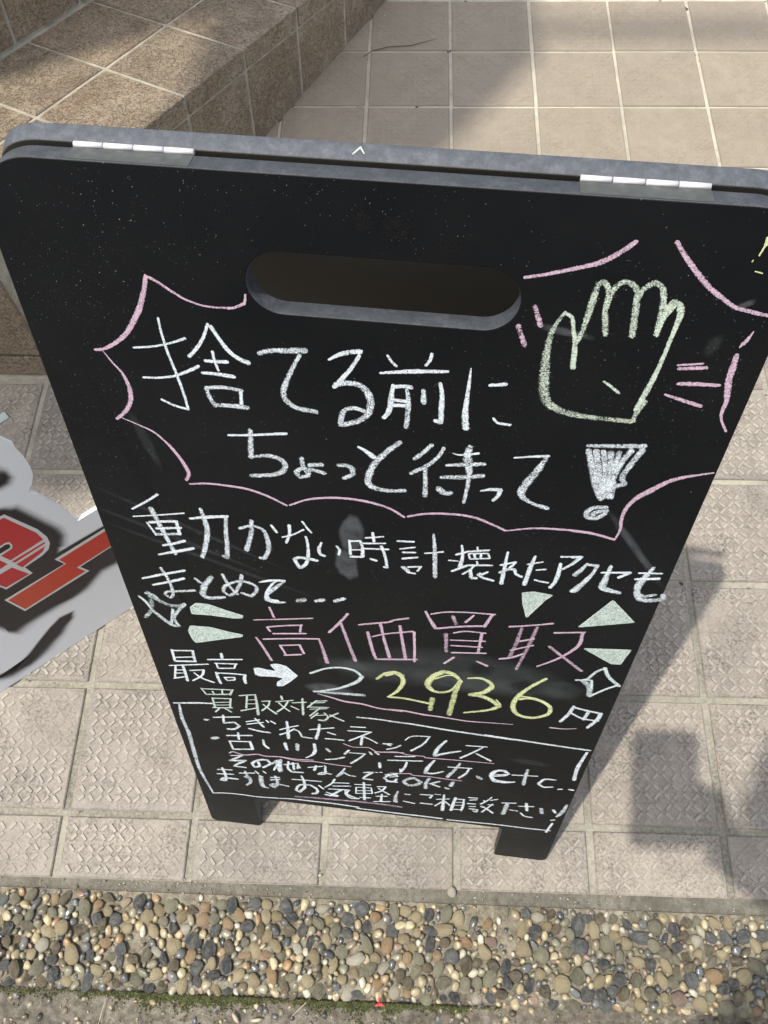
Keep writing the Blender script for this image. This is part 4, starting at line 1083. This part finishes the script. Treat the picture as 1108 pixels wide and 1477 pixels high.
def smooth_pts(pts, ws):
    n = len(pts); P_ = [Vector(p) for p in pts]
    cum = [0]
    for i in range(1, n): cum.append(cum[-1] + (P_[i]-P_[i-1]).length)
    def width(t):
        if len(ws) == 1: return ws[0]
        if len(ws) == n:
            for i in range(1, n):
                if t <= cum[i] or i == n-1:
                    f = (t-cum[i-1])/max(1e-9, cum[i]-cum[i-1]); return ws[i-1]*(1-f)+ws[i]*f
        u = t/max(cum[-1], 1e-9)*(len(ws)-1); i = min(int(u), len(ws)-2); f = u-i; return ws[i]*(1-f)+ws[i+1]*f
    corner = [False]*n
    for i in range(1, n-1):
        a = P_[i]-P_[i-1]; b_ = P_[i+1]-P_[i]
        if a.length > 1e-9 and b_.length > 1e-9 and a.angle(b_) > 1.15: corner[i] = True
    out = []
    for i in range(n-1):
        p1, p2 = P_[i], P_[i+1]; p0 = P_[i-1] if i > 0 and not corner[i] else p1*2-p2; p3 = P_[i+2] if i+2 < n and not corner[i+1] else p2*2-p1
        L = (p2-p1).length; k_ = max(1, min(14, int(L/0.0016)))
        for s in range(k_):
            t = s/k_; q_ = 0.5*((2*p1)+(-p0+p2)*t+(2*p0-5*p1+4*p2-p3)*t*t+(-p0+3*p1-3*p2+p3)*t**3)
            out.append((q_, width(cum[i]+L*t), corner[i] and s == 0))
    out.append((P_[-1], width(cum[-1]), False)); return out
sr = random.Random(5); groups = {}
def gadd(g_):
    d = dict(V=[], F=[], A=[], D=[]); groups.setdefault(g_, []).append(d); return d
def ribbon(gd, pts, ws, z, dens):
    sp = smooth_pts(pts, ws)
    # split at corners so that ribbons stay clean
    runs = [[]]
    for q_, w_, c in sp:
        if c: runs[-1].append((q_, w_)); runs.append([])
        runs[-1].append((q_, w_))
    for run in runs:
        if len(run) < 2: continue
        n0 = len(gd['V']); ext = run[0][1]*.35
        d0 = (run[1][0]-run[0][0]).normalized(); d1 = (run[-1][0]-run[-2][0]).normalized()
        rows = [(run[0][0]-d0*ext, run[0][1]*.62, d0, 1.0)] + [(q_, w_, None, 0) for q_, w_ in run] + [(run[-1][0]+d1*run[-1][1]*.35, run[-1][1]*.62, d1, 1.0)]
        for i, (q_, w_, d, endf) in enumerate(rows):
            if d is None:
                a = rows[max(i-1, 0)][0]; b_ = rows[min(i+1, len(rows)-1)][0]; d = (b_-a).normalized() if (b_-a).length > 1e-9 else d0
            nrm = Vector((-d.y, d.x)); w2 = max(w_*(.76 if q_.y < .33 else .86 if q_.y < .43 else 1.0), .0006)/2*1.07*sr.uniform(.93, 1.07)
            for s, av in ((-1, 1.0), (-.5, .5), (0, 0.0), (.5, .5), (1, 1.0)):
                v = q_ + nrm*w2*s; gd['V'].append((v.x, v.y, z)); gd['A'].append(max(av, .82 if endf else 0)); gd['D'].append(dens)
        for i in range(len(rows)-1):
            for k_ in range(4):
                a = n0+i*5+k_; gd['F'].append((a, a+5, a+6, a+1))
for n_, line in enumerate(STROKES.split('\n')):
    f = line.split(); col_, g_ = f[0], f[1]; ws = [int(w)*1e-5 for w in f[2].split(':')]; pts = [tuple(int(v)*1e-4 for v in p_.split(',')) for p_ in f[3:]]
    pts = [(x, max(y, .0804)) if .05 < x < .33 else (x, y) for x, y in pts]
    z = 0.00012 + (n_ % 80)*0.0000045
    t_ = sum(p_[1] for p_ in pts)/len(pts); wm_ = sum(ws)/len(ws)
    if g_ == 'subhead': col_ = 'T'
    dens = 0.54 if wm_ > .0052 else (0.74 if wm_ > .003 else 0.98)
    if t_ < .42: dens += .16
    if col_ in 'PG' and wm_ > .0036: dens -= .10
    if col_ == 'S' and g_ == 'spark': ws = [w*.92 for w in ws]
    gd = gadd((g_, col_))
    if ws[0] == 0:   # hatched filled triangle
        for i in range(len(pts)): ribbon(gd, [pts[i], pts[(i+1) % len(pts)]], [.0016], z + .00002, 1.1)
        n0 = len(gd['V']); gd['V'] += [(x, y, z) for x, y in pts]; gd['A'] += [.35]*len(pts); gd['D'] += [.93]*len(pts); gd['F'].append(tuple(range(n0, n0+len(pts))))
    else: ribbon(gd, pts, ws, z, dens)
PART = {'bubble': 'chalk_speech_bubble', 'rays': 'chalk_dash', 'underline': 'chalk_underline', 'hand': 'chalk_hand_drawing', 'spark': 'chalk_sparkle', 'number': 'chalk_digit', 'exclaim': 'chalk_exclamation_mark'}
def chalk_obj(name, gd, mat, parent):
    me = mesh(name, gd['V'], gd['F'], [mat])
    for nm, key in (('across', 'A'), ('dens', 'D')):
        at = me.attributes.new(nm, 'FLOAT', 'POINT'); at.data.foreach_set('value', gd[key])
    return obj(name, me, parent)
def join_sets(items, tol):
    """strokes closer than tol belong to one character"""
    n = len(items); par = list(range(n))
    def find(i):
        while par[i] != i: par[i] = par[par[i]]; i = par[i]
        return i
    arr = [np.array([v[:2] for v in it['V']]) for it in items]
    for i in range(n):
        for j in range(i):
            if (arr[i].min(0) > arr[j].max(0) + tol).any() or (arr[j].min(0) > arr[i].max(0) + tol).any(): continue
            d = np.abs(arr[i][:, None, :] - arr[j][None, :, :]).max(2).min()
            if d < tol: par[find(i)] = find(j)
    out = {}
    for i in range(n): out.setdefault(find(i), []).append(items[i])
    return out.values()
for (g_, c_), items in groups.items():
    for cl in join_sets(items, .0022):
        gd = dict(V=[], F=[], A=[], D=[])
        for it in cl:
            n0 = len(gd['V']); gd['V'] += it['V']; gd['A'] += it['A']; gd['D'] += it['D']; gd['F'] += [tuple(k_ + n0 for k_ in f) for f in it['F']]
        chalk_obj(PART.get(g_, 'chalk_character'), gd, CH[c_], front)
# smudges
def soft_patch(name, inner, outer, mat, z, parent, core=1.0):
    """flat print or smear with a soft rim: inner ring full, outer ring fades out"""
    n = len(inner); V = [(x, y, z) for x, y in inner] + [(x, y, z) for x, y in outer]
    F = [tuple(range(n))] + [(i, (i+1) % n, n+(i+1) % n, n+i)[::-1] for i in range(n)]
    me = mesh(name, V, F, [mat]); at = me.attributes.new('across', 'FLOAT', 'POINT'); at.data.foreach_set('value', [core]*n + [0.0]*n)
    return obj(name, me, parent)
def blob(cx, cy, rx, ry, a=0, k=.55, n=20, sd=1):
    r = random.Random(sd); o_ = []; i_ = []
    for j in range(n):
        t = 2*math.pi*j/n; w_ = 1 + r.uniform(-.1, .1); x, y = rx*math.cos(t)*w_, ry*math.sin(t)*w_; ca, sa = math.cos(a), math.sin(a)
        o_.append((cx+x*ca-y*sa, cy+x*sa+y*ca)); i_.append((cx+(x*ca-y*sa)*k, cy+(x*sa+y*ca)*k))
    return i_, o_
SM = mat_smear('wiped_chalk', (.42, .45, .48), .20, 90); SM2 = mat_smear('wiped_chalk_faint', (.35, .38, .38), .07, 40); SM3 = mat_smear('wiped_chalk_cloud', (.32, .37, .36), .10, 55); SMD = mat_smear('damp_mark', (.003, .003, .003), .55, 60)
for i, (cx, cy, rx, ry, a, m_, k_) in enumerate(((.1715, .541, .0085, .020, -.1, SM, .75), (.1675, .507, .0085, .018, .15, SM, .75), (.147, .333, .021, .010, 0, SM, .6), (.183, .372, .035, .02, -.1, SM2, .5), (.262, .385, .085, .030, -.06, SM3, .6),
        (.250, .367, .10, .018, -.05, SM3, .4), (.335, .372, .02, .016, 0, SM3, .5), (.165, .375, .03, .012, -.1, SM3, .5), (.352, .552, .045, .0035, -.95, SM, .3), (.062, .53, .075, .0025, -.52, SM2, .5), (.055, .515, .07, .0028, -.47, SM2, .5), (.07, .497, .085, .0025, -.42, SM2, .5), (.048, .61, .004, .028, .2, SM2, .5),
        (.280, .7125, .017, .0028, -.19, SM, .4), (.359, .735, .006, .0022, .6, SM, .4), (.352, .711, .004, .008, -.3, SM2, .4), (.196, .7615, .0075, .0065, 0, SMD, .7), (.181, .7640, .005, .006, 0, SMD, .7), (.221, .7535, .0075, .006, 0, SMD, .7), (.307, .7135, .009, .008, 0, SMD, .6), (.0415, .6815, .0018, .0026, .4, SMD, .7), (.0445, .6735, .001, .0014, .4, SMD, .7), (.0855, .684, .0012, .0012, 0, SMD, .7),
        (.04, .56, .0045, .12, .16, SMD, .5), (.305, .372, .014, .010, 0, SMD, .5), (.27, .39, .012, .010, 0, SMD, .5), (.045, .43, .003, .04, .2, SMD, .5), (.33, .24, .02, .006, -.1, SM2, .5))):
    inn, out_ = blob(cx, cy, rx, ry, a, k_, sd=i); soft_patch('smudge', inn, out_, m_, .00006 + i*.0000022, front)
for pts, w_ in (([(.3579, .7700), (.3580, .7665)], .0018), ([(.3578, .7660), (.3570, .7612)], .0009), ([(.3552, .7588), (.3550, .7580)], .0006), ([(.3579, .7533), (.3588, .7532), (.3612, .7526)], .0007)):
    gd = dict(V=[], F=[], A=[], D=[]); ribbon(gd, pts, [w_], .0006, 1.2); chalk_obj('chalk_fleck', gd, CH['Y'], front)
# a green scuff on the rear panel's top edge
gd = dict(V=[], F=[], A=[], D=[]); ribbon(gd, [(.1745, -.0030), (.1775, -.0066), (.1795, -.0035)], [.0008, .0013, .0006], 0, 1.2)
me = mesh('scuff', [(x, L2 + .0004, y) for x, y, z in gd['V']], gd['F'], [CH['G']])
for nm, key in (('across', 'A'), ('dens', 'D')):
    at = me.attributes.new(nm, 'FLOAT', 'POINT'); at.data.foreach_set('value', gd[key])
obj('green_scuff', me, rear)

# ------------------------------------------------------------------ cut-out shop sign at the left
SIGN={'body': [(-641, 0), (0, 0), (1856, 0), (2360, 0), (2862, 1819), (2195, 1824), (1951, 1824), (1933, 1947), (1906, 2115), (1849, 2299), (1788, 2465), (1729, 2558), (1805, 2622), (1871, 2717), (1900, 2832), (1909, 2966), (1893, 3115), (1904, 3185), (1837, 3333), (1750, 3502), (1507, 3513), (1115, 3211)], 'silver1': [(1201, 2411), (1278, 2473), (1358, 2465), (1406, 2461), (1567, 2037), (1593, 1867), (1576, 1759), (1523, 1686), (1429, 1653), (1206, 1637), (1227, 1496), (899, 1493), (872, 1582), (820, 1732)], 'red1': [(1227, 2420), (1338, 2428), (1380, 2427), (1534, 2002), (1544, 1861), (1144, 1847), (1097, 1990), (1057, 2116)], 'red2': [(1537, 1818), (1536, 1794), (1161, 1781), (1145, 1821)], 'red3': [(1516, 1756), (1455, 1703), (1186, 1658), (1159, 1750)], 'red4': [(1002, 2018), (1063, 1930), (1094, 1823), (1000, 1814), (893, 1823)], 'red5': [(857, 1758), (962, 1745), (1103, 1744), (1193, 1511), (913, 1524), (883, 1602), (839, 1725)], 'slot1': [(1053, 2108), (1159, 2104), (1227, 2108), (1260, 2088), (1265, 2030), (1240, 1989), (1196, 1984), (1090, 1978), (992, 1999)], 'slot2': [(1044, 2093), (1147, 2082), (1215, 2087), (1243, 2069), (1244, 2039), (1225, 2014), (1110, 2014), (1002, 2018)], 'bolt1': [(2445, 1503), (2135, 1506), (1501, 1502), (1554, 1355), (807, 1366), (883, 1029), (1723, 1028), (1667, 1170), (2094, 1182), (2470, 1172)], 'bolt2': [(2430, 1467), (2132, 1465), (1536, 1461), (1569, 1345), (834, 1332), (901, 1056), (1684, 1063), (1632, 1193), (2085, 1199), (2461, 1191)], 'dark_i': [(1310, 2555), (1418, 2522), (1513, 2434), (1604, 2167), (1689, 1921), (1701, 1761), (1623, 1637), (1551, 1555), (2149, 1536), (2457, 1529), (2299, 854), (1985, 922), (1827, 947), (1567, 824), (1353, 796), (947, 842), (649, 829), (591, 899), (574, 1042), (538, 1174)], 'dark_o': [(1333, 2621), (1474, 2547), (1582, 2482), (1669, 2234), (1792, 1882), (1787, 1715), (1697, 1564), (1638, 1571), (2157, 1553), (2484, 1554), (2315, 810), (2021, 830), (1835, 854), (1593, 736), (1387, 728), (948, 749), (662, 703), (580, 820), (534, 969), (489, 1113)], 'sw_i': [(146, 265), (321, 221), (574, 317), (948, 522), (1111, 580), (1257, 549), (1208, 466), (992, 340), (753, 240), (488, 155), (263, 176), (135, 245)], 'sw_o': [(159, 318), (322, 254), (574, 350), (953, 548), (1111, 612), (1308, 567), (1256, 441), (1045, 275), (795, 153), (492, 80), (234, 91), (87, 187)], 'bl_i': [(1560, 2978), (1623, 2945), (1660, 2913), (1656, 2855), (1607, 2815), (1554, 2820), (1491, 2855)], 'bl_o': [(1587, 3075), (1672, 3034), (1716, 2966), (1722, 2809), (1652, 2745), (1528, 2748), (1433, 2801)]}
SO = Vector((-0.10970081, 0.13716356, 0.0005)); SE = Vector((0.78528661, 0.6191324, 0)); SV = Vector((-0.12872487, 0.16327027, 0.9781476)); SN = Vector((0.60560288, -0.76812622, 0.20791169))
def f4(k_): return [(a*1e-4, b_*1e-4) for a, b_ in SIGN[k_]]
def extr(pts, z0, z1, bev=0.0006):
    n = len(pts); V = [(x, y, z0) for x, y in pts] + [(x, y, z1) for x, y in pts]
    a = sum(pts[i][0]*pts[(i+1) % n][1]-pts[(i+1) % n][0]*pts[i][1] for i in range(n))
    F = [tuple(range(n, 2*n)), tuple(range(n))[::-1]] + [(i, (i+1) % n, n+(i+1) % n, n+i) for i in range(n)]
    if a < 0: F = [f[::-1] for f in F]
    return V, F
mw = NT('white_acrylic'); mw.col((.62, .635, .66)); mw.rough(.22)
me_e = simple('acrylic_edge_white', (.82, .83, .85), .4)
V, F = extr(f4('body'), -.006, 0)
csign = bpy.data.objects.new('cutout_sign', None); COL.objects.link(csign); csign.location = SO
csign['label'] = 'white cut-out sign with red lettering and orange-red lightning bolt, left of the blackboard'; csign['category'] = 'shop sign'
SIM = Matrix.Translation(-SO) @ basis(SE, SV, SN, SO)
me = mesh('sign_board', V, F, [mw.m, me_e]); me.polygons.foreach_set('material_index', [0, 0] + [1]*(len(F)-2))
sb = obj('sign_board', me, csign, SIM)
def flat(name, k_, mat, z):
    V, F = extr(f4(k_), z - .00008, z); o = obj(name, mesh(name, V, F, [mat]), sb); return o
msoft = mat_smear('printed_black_shade', (.018, .014, .018), 1.0, 3)
mk = NT('printed_black_shade2'); mk.col((.022, .018, .02)); mk.rough(.25); mk.alpha(mk.ramp(mk.attr('across'), [(0.0, 0.0), (0.35, 0.22), (0.75, 0.9), (1.0, 1.0)]))
msil = simple('print_silver', (.50, .50, .50), .3); mred = simple('print_red', (.40, .028, .03), .25, 0, 6, .06); mor = NT('print_orange_red')
sxx = mor.n.new('ShaderNodeSeparateXYZ'); mor.l(mor.tc.outputs['Object'], sxx.inputs[0])
mor.col(mor.mix(mor.math('MULTIPLY', sxx.outputs[0], 6.0, clamp=True), (.42, .085, .03), (.42, .035, .02))); mor.rough(.25)
mblk = simple('print_black', (.014, .013, .012), .25)
def loop(nm, a, b_, z, core=1.0):
    i_, o_ = f4(a), f4(b_); i2 = [(p_[0] + (p_[0]-q_[0])*.55, p_[1] + (p_[1]-q_[1])*.55) for p_, q_ in zip(i_, o_)]
    o = soft_patch(nm, i2, [(q_[0] + (q_[0]-p_[0])*.25, q_[1] + (q_[1]-p_[1])*.25) for p_, q_ in zip(i_, o_)], mk.m, z, sb, core)
    return o
loop('printed_shade', 'bl_i', 'bl_o', .00010); loop('printed_shade', 'sw_i', 'sw_o', .00012, .93); loop('printed_shade', 'dark_i', 'dark_o', .00014)
flat('printed_letter_border', 'silver1', msil, .00030)
for k_ in ('red1', 'red2', 'red3', 'red4', 'red5'): flat('printed_letter', k_, mred, .00042)
flat('printed_slot_border', 'slot1', msil, .00052); flat('printed_slot', 'slot2', mblk, .00064)
flat('printed_bolt_border', 'bolt1', msil, .00076); flat('printed_bolt', 'bolt2', mor.m, .00088)
# its flat foot, tip showing on the floor
b = MB(); b.box(-.30, 0, -.0065, .0065, 0, .003, bev=.001)
obj('foot_bar', mesh('foot_bar', b.V, b.F, [simple('foot_bar_plate', (.62, .72, .70), .25, .2)]), csign, Matrix.Translation((-0.1935-SO.x, 0.5405-SO.y, .001)) @ Matrix.Rotation(.75, 4, 'Z'))

# ------------------------------------------------------------------ unseen shadow casters: an added blocker and rod, then phone and photographer
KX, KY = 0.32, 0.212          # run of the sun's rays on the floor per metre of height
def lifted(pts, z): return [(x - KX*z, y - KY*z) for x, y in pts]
SHADE_Z = 4.0
blocker_outline = lifted([(-1.4, .70), (-.18, 1.05), (.045, 1.215), (.105, 1.26), (.10, 1.03), (.0, .76), (-.6, .70), (-.6, .41), (-.06, .405), (.12, .62), (.455, 1.115), (.605, 1.33), (.605, 4.4), (-3.0, 4.4), (-3.0, .70)], SHADE_Z)  # added sheet, its outline shaped to cast shade on floor and steps
V, F = extr(blocker_outline, SHADE_Z, SHADE_Z + .03)
blocker_ob = obj('shade_blocker', mesh('shade_blocker', V, F, [simple('blocker_grey', (.35, .33, .30), .8)]), label='added stepped awning high above the entrance steps, outside the picture', cat='blocker')
b = MB(); b.tube([(-4 - KX*6, 1.425 - KY*6, 6.0), (6 - KX*6, 1.405 - KY*6, 6.0)], .024, 10)  # added to throw the soft dark band across the far tiles
obj('shade_rod', mesh('shade_rod', b.V, b.F, [simple('rod_black', (.03, .03, .03), .6)]), label='added black cable strung high across the entrance, outside the picture', cat='rod')

# the photographer's phone, its lens where the picture was taken from
pc = CAM + CZ*.004
ph = bpy.data.objects.new('phone', None); COL.objects.link(ph); ph.matrix_world = basis(CX, CY, CZ, pc)
ph['label'] = 'smartphone held out over the blackboard by the photographer'; ph['category'] = 'phone'
def rbox(x0, x1, y0, y1, r, z0, z1):
    pts = arc(x1-r, y1-r, r, 0, 90, 6) + arc(x0+r, y1-r, r, 90, 180, 6) + arc(x0+r, y0+r, r, 180, 270, 6) + arc(x1-r, y0+r, r, 270, 360, 6); return extr(pts, z0, z1)
V, F = rbox(-.0645, .0125, -.118, .0125, .011, .001, .009)
obj('phone_body', mesh('phone_body', V, F, [simple('phone_case', (.03, .03, .035), .4)], smooth=False), ph)
V, F = rbox(-.062, .010, -.1155, .010, .009, .009, .0096); obj('screen', mesh('screen', V, F, [simple('screen_glass', (.01, .01, .01), .05)]), ph)

# the photographer: one skinned body, bent head, right hand round the phone
def skin_body(name, verts, edges, radii, mat, levels=2, root=0, parent=None):
    me = bpy.data.meshes.new(name); me.from_pydata(verts, edges, []); me.update()
    o = bpy.data.objects.new(name, me); COL.objects.link(o)
    sk = o.modifiers.new('skin', 'SKIN'); sk.use_smooth_shade = True
    for i, r_ in enumerate(radii):
        d = me.skin_vertices[0].data[i]; d.radius = (r_, r_) if not isinstance(r_, tuple) else r_; d.use_root = (i == root)
    sd = o.modifiers.new('sub', 'SUBSURF'); sd.levels = levels; sd.render_levels = levels
    dg = bpy.context.evaluated_depsgraph_get(); dg.update(); me2 = bpy.data.meshes.new_from_object(o.evaluated_get(dg)); bpy.data.objects.remove(o)
    me2.materials.clear(); me2.materials.append(mat); me2.polygons.foreach_set('use_smooth', [True]*len(me2.polygons))
    return obj(name, me2, parent)
PX = .40
def W3(x, y, z): return (PX + x, y, z)
per = bpy.data.objects.new('person', None); COL.objects.link(per); per['label'] = 'photographer in dark jacket and trousers holding the phone, standing in the gutter outside the picture'; per['category'] = 'person'
cloth = simple('dark_jacket', (.03, .032, .04), .85, 0, 90, .3); skinm = simple('skin', (.50, .33, .25), .5, 0, 40, .05); trm = simple('dark_trousers', (.025, .03, .045), .85, 0, 90, .3)
vs = [W3(.02, -.55, .86), W3(.03, -.56, 1.05), W3(.04, -.55, 1.25), W3(.03, -.49, 1.36), W3(-.10, -.52, 1.31), W3(-.15, -.58, 1.05), W3(-.17, -.55, .84), W3(.17, -.49, 1.31), W3(.26, -.45, 1.08), W3(.135, -.285, .965), W3(.01, -.39, 1.41)]
es = [(0, 1), (1, 2), (2, 3), (3, 4), (4, 5), (5, 6), (3, 7), (7, 8), (8, 9), (3, 10)]
skin_body('jacket', vs, es, [(.15, .10), (.14, .10), (.155, .105), (.10, .08), .062, .05, .038, .062, .05, .036, .05], cloth, parent=per)
vs = [W3(.02, -.55, .90), W3(-.07, -.54, .84), W3(-.10, -.46, .46), W3(-.10, -.50, .05), W3(.11, -.54, .84), W3(.10, -.46, .46), W3(.10, -.50, .05)]
skin_body('trousers', vs, [(0, 1), (1, 2), (2, 3), (0, 4), (4, 5), (5, 6)], [(.12, .09), .09, .062, .05, .09, .062, .05], trm, parent=per)
for s in (-1, 1):
    skin_body('shoe', [W3(s*.10, -.52, .012), W3(s*.103, -.44, .008), W3(s*.106, -.36, .002)], [(0, 1), (1, 2)], [.042, .04, .03], simple('shoe_leather', (.05, .05, .05), .5), parent=per)
# head, neck with face
hc = Vector(W3(0, -.285, 1.475))
skin_body('head', [W3(0, -.385, 1.40), W3(0, -.345, 1.44), tuple(hc + Vector((0, -.01, .02))), tuple(hc + Vector((0, .04, .0))), tuple(hc + Vector((0, .035, -.065))), tuple(hc + Vector((0, .098, -.028)))], [(0, 1), (1, 2), (2, 3), (3, 4), (3, 5)], [.052, .055, (.085, .095), (.075, .08), (.045, .045), .014], skinm, parent=per)
for s in (-1, 1):
    for nm, c, r_, mm_ in (('eye', (s*.03, .092, .0), .012, simple('eye_white', (.7, .7, .7), .2)), ('ear', (s*.082, .0, -.01), .022, skinm)):
        bm = bmesh.new(); bmesh.ops.create_icosphere(bm, subdivisions=2, radius=r_); me = bpy.data.meshes.new(nm); bm.to_mesh(me); bm.free(); me.materials.append(mm_)
        obj(nm, me, per, Matrix.Translation(hc + Vector(c)) @ Matrix.Diagonal((.5 if nm == 'ear' else 1, 1, 1.3 if nm == 'ear' else 1, 1)))
bm = bmesh.new(); bmesh.ops.create_icosphere(bm, subdivisions=3, radius=.103)
for v in bm.verts: v.co += Vector((rnd.gauss(0, .0015), rnd.gauss(0, .0015), rnd.gauss(0, .0015)))
bmesh.ops.delete(bm, geom=[v for v in bm.verts if v.co.y*.75 - v.co.z > .022 or v.co.z < -.075], context='VERTS')
me = bpy.data.meshes.new('hair'); bm.to_mesh(me); bm.free(); me.materials.append(simple('black_hair', (.015, .012, .01), .5)); me.polygons.foreach_set('use_smooth', [True]*len(me.polygons))
obj('hair', me, per, Matrix.Translation(hc + Vector((0, .005, .022))) @ Matrix.Diagonal((.95, 1.08, 1.0, 1)))
# right hand: palm behind the phone's lower right corner, four fingers round its back, thumb on the screen
def pp(x, y, z): return tuple(pc + CX*x + CY*y + CZ*z)
wr = W3(.135, -.285, .965)
hv = [wr, pp(.052, -.135, .018), pp(.036, -.105, .014)]; he = [(0, 1), (1, 2)]; hr_ = [.030, (.034, .020), (.026, .018)]
for k_, y_ in enumerate((-.058, -.077, -.096, -.113)):
    n0 = len(hv); L = (.9, 1.0, .95, .8)[k_]
    hv += [pp(.026, y_, .004), pp(.012, y_ + .002, -.008), pp(.012 - .024*L, y_ + .004, -.0095), pp(.012 - .044*L, y_ + .005, -.008)]
    he += [(2, n0), (n0, n0+1), (n0+1, n0+2), (n0+2, n0+3)]; hr_ += [.010, .0095, .0088, .0075]
n0 = len(hv); hv += [pp(.034, -.092, .022), pp(.012, -.078, .020), pp(-.010, -.070, .0185)]; he += [(1, n0), (n0, n0+1), (n0+1, n0+2)]; hr_ += [.014, .0115, .009]
skin_body('hand', hv, he, hr_, skinm, parent=per)
lw = W3(-.17, -.55, .83); hv = [lw, (lw[0], lw[1]+.01, lw[2]-.06)]; he = [(0, 1)]; hr_ = [.026, (.032, .018)]
for k_ in range(4):
    n0 = len(hv); dy = (k_ - 1.5)*.019; hv += [(lw[0], lw[1]+.01+dy, lw[2]-.10), (lw[0]+.008, lw[1]+.012+dy, lw[2]-.135), (lw[0]+.022, lw[1]+.012+dy, lw[2]-.155)]; he += [(1, n0), (n0, n0+1), (n0+1, n0+2)]; hr_ += [.0095, .009, .0075]
n0 = len(hv); hv += [(lw[0]+.02, lw[1]+.045, lw[2]-.06), (lw[0]+.03, lw[1]+.055, lw[2]-.09)]; he += [(0, n0), (n0, n0+1)]; hr_ += [.012, .009]
skin_body('hand', hv, he, hr_, skinm, parent=per)

# ------------------------------------------------------------------ grit and crumbs swept against joints and feet
gr = MB(); gri = []
for _ in range(900):
    u = rnd.random()
    if u < .45: x = rnd.uniform(-.2, .9); y = rnd.gauss(-.076, .006)
    elif u < .7: x = rnd.uniform(-.3, .9); y = round(rnd.uniform(-.4, 9.4))*.15 + rnd.gauss(0, .002)
    elif u < .88: x = round(rnd.uniform(-1, 7))*.15 + rnd.gauss(0, .002); y = rnd.uniform(-.06, 1.45)
    else: x = rnd.uniform(-.2, .9); y = rnd.uniform(-.06, 1.45)
    if under_stairs(x, y): continue
    s = rnd.choice((.0003, .0004, .0006, .0009)) * rnd.uniform(.8, 1.3); Vv, Fv = rnd.choice(lowd)
    gr.add(Vv, Fv, Matrix.Translation((x, y, -.0022 + (.0012 if u >= .88 else 0))) @ Matrix.Rotation(rnd.uniform(0, 6), 4, 'Z') @ Matrix.Diagonal((s*1.4, s, s, 1))); gri += [rnd.choice((5, 2, 5, 6, 7))]*len(Fv)
obj('grit', mesh('grit', gr.V, gr.F, PEB, smooth=True, mi=gri), floor, kind='stuff')
